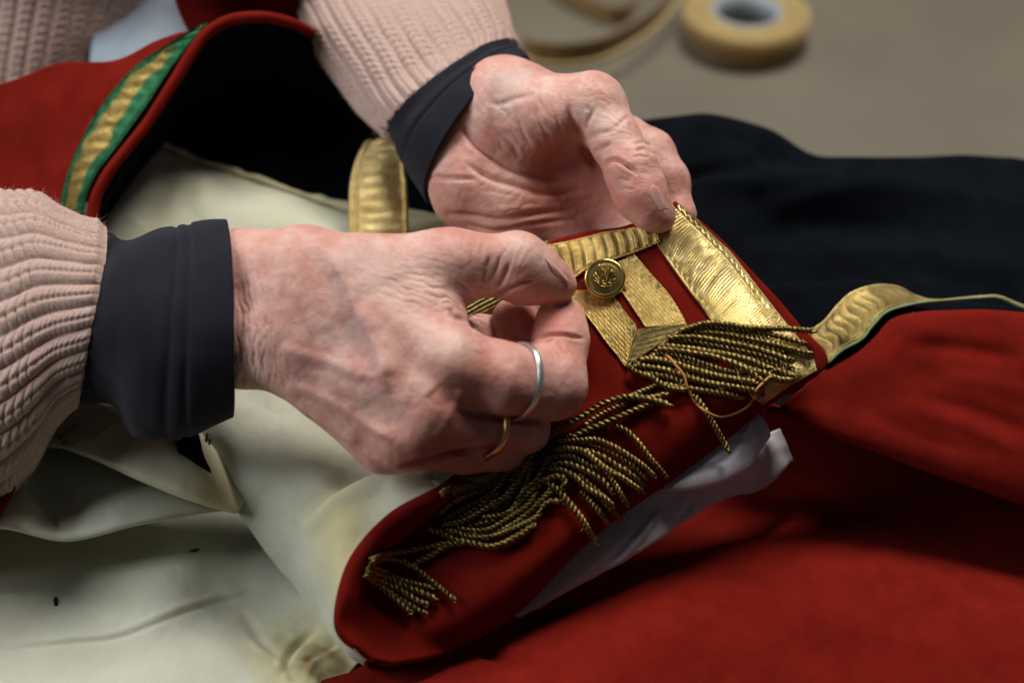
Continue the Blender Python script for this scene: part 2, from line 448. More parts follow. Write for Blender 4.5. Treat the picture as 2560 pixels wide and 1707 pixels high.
def smooth(V, F, it):
    E = np.concatenate([F[:, [0, 1]], F[:, [1, 2]], F[:, [2, 3]], F[:, [3, 0]]]); E = np.concatenate([E, E[:, ::-1]])
    deg = np.bincount(E[:, 0], minlength=len(V))[:, None]
    for _ in range(it):
        A = np.stack([np.bincount(E[:, 0], V[E[:, 1], c], len(V)) for c in range(3)], -1) / deg
        V = V + .5 * (A - V)
    return V
def subdiv(V, F):
    me = bpy.data.meshes.new("tmp"); me.from_pydata(V.tolist(), [], F.tolist()); o = bpy.data.objects.new("tmp", me)
    SC.collection.objects.link(o); md = o.modifiers.new("s", 'SUBSURF'); md.levels = 1
    dg = bpy.context.evaluated_depsgraph_get(); m2 = o.evaluated_get(dg).to_mesh()
    V2 = np.zeros(len(m2.vertices) * 3); m2.vertices.foreach_get("co", V2)
    F2 = np.zeros(len(m2.polygons) * 4, np.int32); m2.loops.foreach_get("vertex_index", F2)
    bpy.data.objects.remove(o); bpy.data.meshes.remove(me)
    return V2.reshape(-1, 3), F2.reshape(-1, 4).astype(int)
def polydist(X, pts):
    """distance (photo px) from X[:, :2] to a smooth polyline, and position 0..1 along it"""
    q = arc(np.array(pts, float), np.linspace(0, 1, 8 * len(pts)))
    best = np.full(len(X), 1e9); pos = np.zeros(len(X)); n = len(q) - 1; side = np.zeros(len(X))
    for i in range(n):
        a, b = q[i], q[i + 1]; ba = b - a; t = np.clip(((X - a) @ ba) / (ba @ ba + 1e-9), 0, 1)
        r = X - a - t[:, None] * ba; d = np.linalg.norm(r, axis=1); m = d < best
        best[m] = d[m]; pos[m] = ((i + t) / n)[m]; side[m] = np.sign(ba[0] * r[:, 1] - ba[1] * r[:, 0])[m]
    return best, pos, side
def build_hand(palm, thumb, fingers, kp, kf, vox, detail, kthumb=None):
    allp = palm + thumb + sum(fingers, [])
    lo = np.min([np.minimum(a - ra, b - rb) for a, ra, b, rb in allp], 0) - .006
    hi = np.max([np.maximum(a + ra, b + rb) for a, ra, b, rb in allp], 0) + .006
    n = np.ceil((hi - lo) / vox).astype(int)
    G = np.stack(np.meshgrid(*[lo[k] + vox * np.arange(n[k]) for k in range(3)], indexing='ij'), -1)
    pal = sd_chain(G, palm, kp); A = None
    for f in fingers:
        d = sd_chain(G, f, .004); A = d if A is None else smin(A, d, .0012)
    A = smin(pal, A, kf)
    B = smin(pal, sd_chain(G, thumb, .004), kthumb or kf)
    f = smin(A, B, .0012)
    V, F = surface_nets(f, lo, vox); V = smooth(V, F, 2); V, F = subdiv(V, F)
    V = CAM + V[:, :1] * RIGHT + V[:, 1:2] * UP - V[:, 2:] * FWD
    N = normals(V, F); X = to_px(V)
    vd = CAM - V; vd /= np.linalg.norm(vd, axis=1, keepdims=True); face = np.clip((N * vd).sum(1) * 2.0 + .15, 0, 1)
    d, col = detail(V, N, X, face)
    V = V + N * d[:, None]
    return V, F, col
PX = S * .97
def gauss(d, wd): return np.exp(-(d / wd) ** 2)
def ends(t, e=.15): return np.clip(np.minimum(t, 1 - t) / e, 0, 1) ** .7
def crease(X, pts, wd, amp, e=.2):
    """a groove with soft lips either side"""
    d, t, s = polydist(X[:, :2], pts)
    return (-gauss(d, wd) + .16 * gauss(d - 2.2 * wd, wd * 1.3)) * amp * ends(t, e)
def wrinkles(X, V, center, ang, size, pitch, amp, seed):
    """a patch of fine parallel skin folds"""
    c, s = math.cos(ang), math.sin(ang); q = X[:, :2] - np.array(center)
    u = q[:, 0] * c + q[:, 1] * s; v = -q[:, 0] * s + q[:, 1] * c
    wrp = noise(X / 60.0, 1.0, seed) * pitch * .9 + noise(X / 22.0, 1.0, seed + 5) * pitch * .35
    p = np.sin(2 * np.pi * (v + wrp) / pitch); brk = np.clip(.55 + .9 * noise(np.stack([u / 45, v / 12, u * 0], -1), 1.0, seed + 9), 0, 1)
    return -(np.clip(-p, 0, 1) ** 1.5) * amp * brk * np.exp(-((u / size[0]) ** 2 + (v / size[1]) ** 2))

# right hand (back of the hand to the lens)
def detailA(V, N, X, face):
    d = np.zeros(len(V)); xy = X[:, :2]; px = PX
    red = np.zeros(len(V)); pale = np.zeros(len(V)); blue = np.zeros(len(V))
    def vein(pts, wd, amp, b=.35, e=.12):
        q, t, s = polydist(xy, pts); g = gauss(q, wd) * ends(t, e); return g * amp * px, g * b
    for pts, wd, amp, b in [
        ([(770, 600), (830, 650), (862, 720), (885, 780), (930, 860), (955, 930), (965, 985)], 20, 9, .08),
        ([(885, 780), (925, 800), (960, 870), (975, 940)], 22, 6, .0),
        ([(700, 870), (800, 900), (880, 925), (930, 950)], 17, 4.5, .12), 
        ([(870, 720), (960, 690), (1040, 660)], 18, 2.5, .06), ([(720, 960), (800, 990), (900, 1050), (985, 1100)], 15, 8, .05),
        ([(740, 1010), (820, 1060), (900, 1110)], 13, 5, .08), ([(1155, 970), (1120, 1040), (1085, 1100)], 12, 6, .0),
        ([(1020, 948), (1062, 958), (1085, 980)], 20, 5, 0)]:
        a, c = vein(pts, wd, amp, b); d += a * face; blue += c
    q_, t_, s_ = polydist(xy, [(800, 620), (862, 720), (885, 780), (930, 860), (955, 930), (965, 985)]); d += np.where(s_ > 0, -1, .35) * gauss(q_ - 30, 30) * ends(t_, .2) * 5.5 * px * face
    # hollows between the tendons, knuckles
    for (x, y, r, a) in [(860, 860, 70, -13), (1000, 1030, 55, -10), (800, 800, 90, -7), (1190, 1035, 40, -10), (930, 1010, 40, -6), (985, 965, 34, -5),
                         (1120, 900, 70, 10), (1065, 1108, 55, 11), (1150, 630, 60, 7), (1295, 620, 45, 5), (1235, 690, 40, -9), (1430, 905, 30, 3)]:
        d += a * px * np.exp(-((X[:, 0] - x) ** 2 + (X[:, 1] - y) ** 2) / r ** 2) * face
    # wrinkled skin: wrist, web of the thumb, thumb joints
    for args in [((610, 860), 1.45, (190, 75), 15, 7.5, 1), ((640, 900), 1.62, (120, 60), 22, 6, 2), ((650, 720), 1.5, (150, 70), 19, 2.6, 31), ((1120, 720), .32, (95, 60), 19, 8, 3),
                 ((1150, 770), .55, (60, 40), 17, 7, 4), ((1040, 720), .25, (110, 55), 22, 4.5, 5), ((1230, 680), 1.95, (75, 60), 24, 6.5, 6), ((1290, 650), 2.0, (60, 50), 20, 4, 7),
                 ((1180, 620), 1.75, (60, 45), 22, 3, 8), ((1190, 850), 1.2, (50, 60), 24, 5, 9), ((1100, 980), .3, (80, 50), 26, 2.6, 10), ((850, 1060), .75, (110, 50), 24, 3.2, 11)]:
        d += wrinkles(X, V, *args[:-2], args[-2] * .5 * px, args[-1]) * face
    for pts, wd, amp in [([(1338, 700), (1300, 712), (1255, 735), (1225, 765)], 6, 11), ([(1275, 655), (1262, 690), (1240, 730)], 5, 8), ([(1225, 640), (1212, 680), (1205, 725)], 5, 6),
                         ([(1250, 640), (1240, 675), (1226, 700)], 4, 4), ([(1336, 848), (1370, 836), (1410, 836), (1462, 848)], 4.5, 9), ([(1345, 868), (1368, 852), (1380, 846)], 4, 6),
                         ([(1380, 850), (1378, 880), (1392, 900)], 3, 2), ([(1275, 835), (1310, 845), (1338, 850)], 4, 7), ([(1185, 830), (1160, 800), (1135, 790), (1125, 770)], 6, 9),
                         ([(1395, 850), (1408, 875), (1425, 885)], 3.5, 5), ([(1000, 1168), (1080, 1142), (1140, 1130), (1200, 1124), (1262, 1112)], 6, 18), ([(1140, 1022), (1200, 1040), (1280, 1050), (1370, 1056)], 6, 16)]:
        d += crease(X, pts, wd, amp * px) * face
    d += (fbm(V, 95, 3, 3) * 2.2 + fbm(V, 420, 8, 2) * .55) * px
    g = lambda x, y, r: np.exp(-((X[:, 0] - x) ** 2 + (X[:, 1] - y) ** 2) / r ** 2)
    for x, y, r, a in [(1150, 950, 90, .55), (1070, 1120, 85, .75), (1400, 800, 60, .75), (1430, 880, 45, .35), (1290, 800, 70, .7), (1330, 710, 55, .5), (1150, 620, 60, .35), (1290, 980, 60, .35), (1240, 1120, 90, .45), (1390, 1000, 60, .3), (680, 660, 80, .2), (1100, 990, 45, .4)]:
        red += a * g(x, y, r)
    for x, y, r, a in [(1120, 880, 45, .6), (700, 600, 90, .25), (1270, 590, 40, .35), (1000, 720, 120, .25), (640, 930, 60, .35), (1050, 965, 26, .4), (900, 640, 60, .2), (1330, 640, 40, .25), (1160, 680, 70, .2)]:
        pale += a * g(x, y, r)
    blot = np.clip(fbm(V, 120, 21, 3) - .1, 0, 1) * .8; red += blot * .75
    for i in range(38):
        rr = random.Random(i); x = rr.uniform(620, 1150); y = rr.uniform(590, 900); r = rr.uniform(4, 10)
        red += g(x, y, r) * rr.uniform(.25, .6)
    blue += .35 * g(850, 830, 60) + .2 * g(880, 640, 60) + .2 * g(960, 680, 70)
    return d, np.clip(np.stack([red, pale, blue], -1), 0, .92)
LIFT = 45
def chainA(pts): return chain([(p[0], p[1], p[2] + LIFT + .2 * (p[1] - 760), p[3]) for p in pts])
palmA = chainA([(470, 768, 20, 100), (760, 768, 92, 112)]) + chainA([(470, 705, 0, 90), (600, 690, 40, 108), (760, 680, 95, 112)]) + chainA([(470, 835, 0, 100), (600, 850, 45, 112), (760, 855, 95, 112)]) \
    + chainA([(740, 700, 100, 112), (1125, 905, 165, 92)]) + chainA([(740, 770, 110, 105), (1060, 1015, 165, 86)]) + chainA([(740, 830, 100, 100), (1010, 1085, 130, 80)]) \
    + chainA([(700, 850, 80, 104), (960, 1112, 85, 66)]) + chainA([(800, 690, 90, 104), (1120, 668, 105, 84)]) + chainA([(880, 720, 100, 112), (1060, 770, 115, 95)]) + chainA([(760, 800, 40, 110), (1000, 950, 40, 110)]) \
    + chainA([(1020, 780, 110, 80), (1100, 815, 130, 62)])
thumbA = chainA([(1090, 664, 105, 82), (1135, 660, 112, 80), (1190, 664, 108, 74), (1290, 662, 100, 80)]) + chainA([(1295, 664, 100, 80), (1338, 688, 80, 70), (1386, 704, 62, 48), (1410, 716, 56, 26)]) + chainA([(1300, 700, 70, 58), (1375, 716, 48, 36)])
ixA = chainA([(1120, 915, 162, 94), (1250, 945, 140, 88), (1375, 962, 78, 88)]) + chainA([(1378, 955, 76, 86), (1402, 850, 22, 66)]) + chainA([(1402, 850, 22, 66), (1402, 802, -2, 65)])
mdA = chainA([(1060, 1020, 150, 86), (1180, 1068, 95, 58), (1312, 1076, 20, 58)]) + chainA([(1312, 1066, 20, 58), (1318, 900, -60, 62), (1290, 800, -75, 60)])
rgA = chainA([(1010, 1088, 120, 78), (1160, 1128, 40, 53), (1270, 1124, -30, 52)]) + chainA([(1270, 1116, -30, 52), (1255, 970, -105, 54), (1205, 820, -125, 46)])
ltA = chainA([(960, 1112, 80, 64), (1120, 1128, 5, 50), (1215, 1120, -60, 46)]) + chainA([(1215, 1120, -60, 46), (1190, 1000, -130, 44)])
V, F, C = build_hand(palmA, thumbA, [ixA, mdA, rgA, ltA], .006, .0055, .00105, detailA)
handA = link("hand", V, F, SKIN, person, None, True, C, "right hand with the back up, thumb and forefinger pinching")
HA = bvh(handA)

# left hand (palm up behind the strap, thumb pressing down on its corner)
def detailB(V, N, X, face):
    d = np.zeros(len(V)); px = PX * 1.06
    red = np.zeros(len(V)); pale = np.zeros(len(V)); blue = np.zeros(len(V))
    for pts, wd, amp in [([(1145, 317), (1198, 371), (1267, 417), (1340, 440), (1436, 450)], 8, 16), ([(1160, 405), (1221, 444), (1283, 466), (1359, 484), (1474, 474)], 7, 13),
                         ([(1110, 535), (1187, 543), (1244, 549), (1321, 537), (1436, 524)], 8, 14), ([(1072, 443), (1120, 446), (1190, 448)], 5, 9), ([(1150, 560), (1230, 578), (1330, 560), (1450, 545)], 6, 8),
                         ([(1225, 270), (1240, 320), (1280, 360), (1300, 400)], 7, 7), ([(1290, 270), (1305, 320), (1330, 370)], 6, 6), ([(1340, 262), (1352, 310), (1380, 350)], 6, 6), ([(1375, 255), (1392, 300), (1408, 330)], 5, 5),
                         ([(1212, 250), (1250, 262), (1290, 250), (1340, 240)], 7, 5), ([(1420, 262), (1430, 310), (1450, 360), (1500, 425)], 9, 16), ([(1465, 262), (1480, 285), (1470, 310)], 5, 5), ([(1490, 270), (1470, 300), (1462, 330)], 5, 5),
                         ([(1462, 350), (1490, 335), (1530, 330)], 6, 6), ([(1480, 385), (1510, 370), (1530, 358)], 5, 6),
                         ([(1508, 424), (1522, 404), (1545, 402), (1570, 418), (1595, 430)], 5, 12), ([(1560, 408), (1580, 425), (1596, 440)], 3.5, 5), ([(1590, 378), (1610, 374), (1632, 392)], 4, 8), ([(1585, 362), (1606, 358), (1622, 366)], 3.5, 5),
                         ([(1584, 394), (1600, 390), (1620, 398)], 3, 4), ([(1545, 445), (1580, 455)], 3, 3), ([(1553, 470), (1590, 475)], 3, 3), ([(1530, 330), (1560, 300), (1575, 290)], 5, 4)]:
        d += crease(X, pts, wd, amp * .62 * px) * face
    for (x, y, r, a) in [(1330, 320, 90, 10), (1400, 400, 55, -22), (1440, 330, 32, -12), (1280, 500, 70, 8), (1500, 500, 60, -6), (1620, 400, 22, 4), (1515, 225, 40, 5), (1250, 210, 40, 6), (1185, 560, 40, -8)]:
        d += a * px * np.exp(-((X[:, 0] - x) ** 2 + (X[:, 1] - y) ** 2) / r ** 2) * face
    for args in [((1330, 300), 1.25, (140, 120), 34, 5.0, 41), ((1240, 260), .9, (90, 70), 26, 3.5, 42), ((1500, 330), .3, (70, 90), 22, 4, 43), ((1590, 400), .25, (50, 40), 16, 3.2, 44),
                 ((1320, 510), -.1, (160, 60), 30, 4.5, 45), ((1560, 490), .35, (45, 50), 18, 1.8, 46), ((1440, 215), .3, (90, 40), 24, 3, 47)]:
        d += wrinkles(X, V, *args[:-2], args[-2] * .5 * px, args[-1]) * face
    d += (fbm(V, 85, 13, 3) * 2.4 + fbm(V, 380, 18, 2) * .6) * px
    g = lambda x, y, r: np.exp(-((X[:, 0] - x) ** 2 + (X[:, 1] - y) ** 2) / r ** 2)
    for x, y, r, a in [(1380, 420, 100, .55), (1200, 380, 70, .25), (1500, 480, 70, .5), (1580, 500, 60, .4), (1330, 560, 120, .45), (1150, 560, 60, .4), (1450, 540, 70, .5), (1650, 555, 30, .45), (1560, 410, 30, .3), (1280, 470, 90, .3), (1690, 520, 40, .4), (1590, 452, 6, .9)]:
        red += a * g(x, y, r)
    for x, y, r, a in [(1270, 225, 70, .35), (1500, 300, 50, .35), (1540, 330, 50, .3), (1260, 480, 60, .35), (1470, 280, 30, .25), (1600, 380, 30, .2)]:
        pale += a * g(x, y, r)
    blue += .35 * gauss(polydist(X[:, :2], [(1235, 200), (1275, 195), (1310, 185)])[0], 14) + .2 * g(1260, 230, 50)
    red += np.clip(fbm(V, 110, 31, 3) - .1, 0, 1) * .45
    return d, np.clip(np.stack([red, pale, blue], -1), 0, .92)
SINK = -55
def chainB(pts): return chain([(p[0], p[1], p[2] + SINK * float(np.clip((p[0] - 1150) / 250, 0, 1)), p[3]) for p in pts])
palmB = chainB([(1175, 228, -345, 82), (1255, 258, -244, 106), (1330, 290, -225, 110)]) + chainB([(1115, 378, -330, 78), (1175, 418, -250, 98), (1206, 470, -240, 106)]) + chainB([(1125, 285, -298, 90), (1250, 350, -240, 110)]) \
    + chainB([(1260, 290, -195, 108), (1370, 300, -140, 96), (1480, 272, -90, 72)]) + chainB([(1300, 330, -190, 95), (1400, 300, -130, 62)]) + chainB([(1188, 470, -235, 104), (1280, 520, -215, 104), (1430, 590, -205, 85)]) \
    + chainB([(1300, 420, -265, 105), (1480, 430, -260, 92), (1580, 420, -225, 70)]) + chainB([(1330, 500, -260, 100), (1520, 520, -240, 80)]) + chainB([(1230, 545, -240, 66), (1420, 610, -220, 66)])
thumbB = chainB([(1440, 270, -105, 76), (1480, 268, -85, 82), (1535, 345, -30, 62), (1580, 432, 14, 64)]) + chainB([(1580, 432, 14, 64), (1606, 488, 28, 62), (1634, 528, 34, 46), (1652, 542, 34, 34)]) + chainB([(1600, 500, 22, 52), (1640, 540, 24, 32)])
ixB = chainB([(1560, 360, -200, 72), (1625, 385, -150, 60), (1666, 452, -115, 53), (1692, 540, -85, 43), (1690, 590, -85, 34)])
mdB = chainB([(1560, 440, -220, 72), (1640, 540, -140, 56), (1640, 640, -110, 48)])
rgB = chainB([(1500, 520, -220, 72), (1580, 640, -150, 56), (1560, 720, -120, 48)])
ltB = chainB([(1420, 590, -205, 70), (1480, 680, -160, 54)])
V, F, C = build_hand(palmB, thumbB, [ixB, mdB, rgB, ltB], .008, .006, .00112, detailB, .0045)
handB = link("hand", V, F, SKIN, person, None, True, C, "left hand with the palm up, thumb pressing the corner of the strap")
HB = bvh(handB)

def on(trees, pts, off=0.0, default=0.0):
    """drop photo positions onto built surfaces, off = height above them (px)"""
    out = []
    for p in pts:
        h = hit(trees, p[0], p[1]); out.append((p[0], p[1], (default if h is None else h) + off + (p[2] if len(p) > 2 else 0)))
    return out
def drape(trees, rows, off, n=14):
    """refine rows in the photo plane, then drop them on a surface"""
    out = []
    for r in rows:
        q = arc(np.array([p[:2] for p in r], float), np.linspace(0, 1, n)); out.append(on(trees, q, off))
    return out
# nails
def nail(tree, hand, rows, name, mat, off, n=16):
    R = [on([tree], r, off) for r in rows]
    R = [[r[0], (r[1][0], r[1][1], max(r[1][2], (r[0][2] + r[2][2]) / 2 + 4)), r[2]] for r in R]
    return sheet(name, R, mat, hand, n, 16, .0005)
nail(HB, handB, [[(1624, 468), (1635, 462), (1646, 466)], [(1626, 484), (1641, 478), (1655, 483)], [(1638, 510), (1654, 502), (1669, 508)], [(1650, 529), (1665, 521), (1679, 526)]], "nail", NAIL, 1.2)
nail(HA, handA, [[(1362, 644), (1374, 660), (1382, 682)], [(1380, 652), (1394, 674), (1402, 698)], [(1400, 674), (1410, 694), (1415, 710)], [(1417, 694), (1422, 706), (1420, 718)]], "nail", NAIL, 1.6)

# ---------------------------------------------------------------- jumper and undershirt
def knitdisp(nrib, pitch, amp, plain=1.0, hem=False):
    def f(U, V, u, v, P):
        ph = v * nrib + .10 * noise(P, 45, 9); fr = ph - np.floor(ph); rib = np.abs(np.sin(np.pi * ph)) ** .5
        t = np.abs(fr - .5) * 2; body = np.clip((plain - u) / .03, 0, 1)
        s = U / pitch - .40 * t + .31 * np.floor(ph) + noise(P, 120, 3) * .14; sf = s - np.floor(s)
        st = np.sqrt(np.clip(1 - (2 * sf - 1) ** 2, 0, 1)) - .75 - .9 * gauss(t, .16) * .6
        s2 = U / (pitch * .52) - .8 * t; sf2 = s2 - np.floor(s2)
        fine = (np.sqrt(np.clip(1 - (2 * sf2 - 1) ** 2, 0, 1)) - .75) * .5 - .9 * gauss(fr - .5, .08)
        k = np.clip((1.0 - u) / .03, .25, 1) if hem else 1
        return amp * k * (rib * (1 + .06 * noise(P, 300, 5)) + rib * (.55 * st * body + .34 * fine * (1 - body))) + fbm(P, 45, 6, 2) * amp * .3 - (amp * (1 - k) * .5)
    return f
def knitcol(nrib, pitch, plain=1.0):
    def f(U, V, u, v, P):
        ph = v * nrib; fr = ph - np.floor(ph); a = np.clip(1 - np.abs(np.sin(np.pi * ph)) / .45, 0, 1) * .0
        return np.stack([a, a, a], -1)
    return f
slA = [ring((-260, 430), (-240, 1430), -120, 242), ring((-120, 455), (-100, 1340), -110, 252), ring((0, 488), (0, 1250), -90, 252), ring((85, 492), (75, 1165), -70, 237),
       ring((150, 530), (118, 1080), -50, 217), ring((205, 556), (158, 1028), -30, 202, (10, 0)), ring((264, 563), (194, 998), -20, 192, (16, 0))]
PITA = 27 * S
sl = sheet("jumper_sleeve", slA, KNIT, person, 260, 26 * 18, 0, knitdisp(26, PITA, 16 * S, .70, True), closed=True, edge=False, col=knitcol(26, PITA, .66))
slB = [ring((560, -260), (1150, -260), -900, 230), ring((690, -40), (1218, -70), -760, 230), ring((784, 109), (1250, 0), -610, 230), ring((880, 250), (1272, 62), -490, 225), ring((940, 315), (1282, 92), -440, 220, (-25, -20)), ring((994, 362), (1290, 118), -405, 215, (-50, -40))]
sheet("jumper_sleeve", slB, KNIT, person, 200, 30 * 14, 0, knitdisp(30, PITA, 14 * S, .84, True), closed=True, edge=False, col=knitcol(30, PITA))
tor = [[(-260, -900, -420), (0, -900, -330), (260, -900, -350), (520, -900, -480), (760, -900, -800)], [(-220, -400, -620), (0, -400, -560), (200, -400, -590), (420, -400, -720), (600, -400, -1000)], [(-200, -140, -760), (0, -140, -700), (180, -140, -730), (345, -140, -850), (450, -140, -1100)], [(-200, 0, -820), (0, 0, -770), (160, 0, -800), (315, 0, -930), (400, 0, -1170)], [(-200, 150, -880), (0, 150, -820), (140, 150, -850), (262, 120, -980), (340, 110, -1200)], [(-200, 320, -930), (0, 320, -880), (120, 300, -910), (200, 260, -1020), (290, 240, -1220)]]
sheet("jumper_body", tor, KNIT, person, 220, 200, 0, knitdisp(17, PITA, 13 * S), col=knitcol(17, PITA))
def cuffdisp(hems):
    def f(U, V, u, v, P):
        d = fbm(P, 30, 11, 3) * 11 * S * np.clip((u - .12) * 5, 0, 1)
        for c in hems: d = d - 5 * S * gauss(u - c, .018)
        return d + 10 * S * np.sin(u * 14 + 5 * noise(P, 22, 4)) * np.clip((.62 - u) * 3, 0, 1) - 2.5 * S * sum(gauss(u - c - .012, .004) for c in hems)
    return f
cuA = [ring((170, 650), (130, 960), -40, 130), ring((262, 580), (205, 1005), -7, 188), ring((330, 584), (285, 1016), 13, 192), ring((400, 568), (335, 1082), 28, 200), ring((450, 562), (430, 1094), 43, 204), ring((485, 558), (478, 1086), 53, 202), ring((530, 553), (535, 1062), 63, 196), ring((568, 552), (584, 1038), 73, 188, (8, 0))]
sheet("undershirt_cuff", cuA, DARKCUFF, person, 90, 120, .0016, cuffdisp([.665, .755]), closed=True, label="dark blue undershirt cuff with two hem seams at the right wrist")
cuB = [ring((930, 300), (1262, 88), -440, 207), ring((990, 372), (1292, 118), -395, 212, (-48, -42)), ring((1030, 445), (1303, 132), -355, 208, (-56, -34)), ring((1068, 512), (1313, 146), -318, 198, (-52, -22))]
sheet("undershirt_cuff", cuB, DARKCUFF, person, 60, 110, .0014, cuffdisp([.62]), closed=True, label="dark blue undershirt cuff at the left wrist")

def fuzz(name, o, n, length, wid, mat, seed):
    """loose fibres standing off a knitted or woolen surface, one mesh"""
    rng = np.random.default_rng(seed); me = o.data; V = np.zeros(len(me.vertices) * 3); me.vertices.foreach_get("co", V); V = V.reshape(-1, 3) + org(o.parent)
    Nn = np.zeros(len(me.vertices) * 3); me.vertex_normals.foreach_get("vector", Nn); Nn = Nn.reshape(-1, 3)
    X = to_px(V); ok = np.nonzero((X[:, 0] > -40) & (X[:, 0] < 2600) & (X[:, 1] > -40) & (X[:, 1] < 1750) & ((Nn * (CAM - V)).sum(1) > -.3 * np.linalg.norm(CAM - V, axis=1)))[0]
    i = rng.choice(ok, n); p = V[i]; d = Nn[i] * .6 + rng.normal(0, .55, (n, 3)); d /= np.linalg.norm(d, axis=1, keepdims=True)
    L = length * rng.uniform(.4, 1.3, (n, 1)); e = rng.normal(0, 1, (n, 3)); s = np.cross(d, CAM - p); s /= np.linalg.norm(s, axis=1, keepdims=True); s *= wid / 2
    m = p + d * L * .5; q = m + (d + e * .45) * L * .5
    VV = np.stack([p - s, p + s, m - s * .8, m + s * .8, q], 1).reshape(-1, 3); k = np.arange(n)[:, None] * 5
    F = np.concatenate([k + [0, 1, 3], k + [0, 3, 2], k + [2, 3, 4]], 0); f = link(name, VV, F, mat, o); f["kind"] = "stuff"; return f
for o in [o for o in person.children if o.name.startswith("jumper_")]: fuzz("yarn_fuzz", o, 12000, .003, .00009, KNIT, 5)
# ---------------------------------------------------------------- rings
def finger_ring(name, c, axis, r0, width, thick, mat, label, tree):
    c = D(c); a = RIGHT * axis[0] + UP * axis[1] - FWD * axis[2]; a = a / np.linalg.norm(a)
    e1 = np.cross(a, FWD); e1 /= np.linalg.norm(e1); e2 = np.cross(a, e1); n = 96; rs = []
    for k in range(n):
        t = 2 * math.pi * k / n; dr = e1 * math.cos(t) + e2 * math.sin(t); h = tree.ray_cast(Vector(c), Vector(dr))
        rs.append(np.clip(h[3] if h[0] is not None else r0, r0 * .86, r0 * 1.16))
    rs = np.array(rs)
    for _ in range(20): rs = (np.roll(rs, 1) + 2 * rs + np.roll(rs, -1)) / 4
    m = 12; V = []
    for k in range(n):
        t = 2 * math.pi * k / n; dr = e1 * math.cos(t) + e2 * math.sin(t)
        for j in range(m):
            q = 2 * math.pi * j / m; V.append(c + dr * (rs[k] + thick * .55 + thick * .5 * math.sin(q)) + a * width * .5 * math.cos(q))
    F = [(k * m + j, k * m + (j + 1) % m, ((k + 1) % n) * m + (j + 1) % m, ((k + 1) % n) * m + j) for k in range(n) for j in range(m)]
    return tag(link(name, V, F, mat), label, "ring", "rings on the right hand")
finger_ring("ring", (1300, 955, 204), (.83, -.12, -.56), 90 * S, .0027, .0013, SILVER, "plain silver band on the forefinger, wider of the two rings", HA)
finger_ring("ring", (1230, 1072, 190), (.80, -.16, -.60), 60 * S, .0026, .0019, GOLD, "thin yellow gold band on the middle finger below the silver ring", HA)

# ---------------------------------------------------------------- the coat
coat = empty("military_coat", D((1700, 1300, -250)), "red and navy dress coat with gold lace, bullion fringe and cream lining, lying open", "coat")
def creasedisp(list_, base=None):
    """folds in a cloth along lines seen in plan; amplitude in px"""
    def f(U, V, u, v, P):
        X = to_px(P.reshape(-1, 3)); d = np.zeros(len(X))
        for pts, wd, amp in list_:
            q, t, s = polydist(X[:, :2], pts); d += amp * S * gauss(q, wd) * ends(t, .3)
        d = d.reshape(U.shape)
        return d + (base(U, V, u, v, P) if base else 0)
    return f
def soft(sc, amp, seed=0, oct=2): return lambda U, V, u, v, P: fbm(P, sc, seed, oct) * amp * S

strap = sheet("shoulder_strap", [
    [(1338, 632, -87), (1372, 601, -85), (1464, 574, -76), (1560, 560, -70), (1640, 525, -71), (1689, 499, -75)],
    [(1378, 700, -70), (1450, 670, -38), (1560, 630, -32), (1690, 585, -39), (1777, 567, -48)],
    [(1392, 790, -58), (1460, 770, -8), (1600, 725, 3), (1760, 690, -2), (1878, 670, -18)],
    [(1400, 900, -25), (1480, 890, 38), (1640, 850, 50), (1850, 825, 44), (2000, 805, 23)],
    [(1390, 1000, 10), (1500, 985, 71), (1680, 960, 86), (1900, 940, 79), (2071, 912, 48)],
    [(1300, 1060, 21), (1420, 1060, 81), (1560, 1050, 104), (1750, 1040, 103), (1918, 1024, 37)],
    [(1190, 1130, 33), (1330, 1140, 90), (1460, 1160, 114), (1600, 1175, 116), (1702, 1190, 59)],
    [(1098, 1212, 173), (1125, 1235, 168), (1160, 1262, 107), (1300, 1310, 128), (1425, 1338, 140), (1508, 1328, 79)],
    [(975, 1283, 219), (1005, 1310, 209), (1045, 1345, 124), (1130, 1420, 141), (1230, 1490, 158), (1292, 1540, 99)],
    [(885, 1382, 249), (915, 1408, 238), (955, 1440, 144), (1020, 1500, 155), (1100, 1570, 173), (1155, 1620, 117)],
    [(845, 1482, 265), (880, 1492, 254), (925, 1515, 168), (980, 1560, 169), (1030, 1605, 184), (1064, 1645, 192)],
    [(846, 1560, 269), (875, 1565, 242), (905, 1580, 209), (940, 1605, 194), (975, 1632, 199), (1002, 1654, 207)],
    [(880, 1615, 260), (895, 1620, 252), (910, 1628, 243), (925, 1638, 235), (940, 1645, 232), (952, 1650, 227)]],
    RED, coat, 260, 150, .0032, soft(60, 3.0, 4))
ST = bvh(strap)

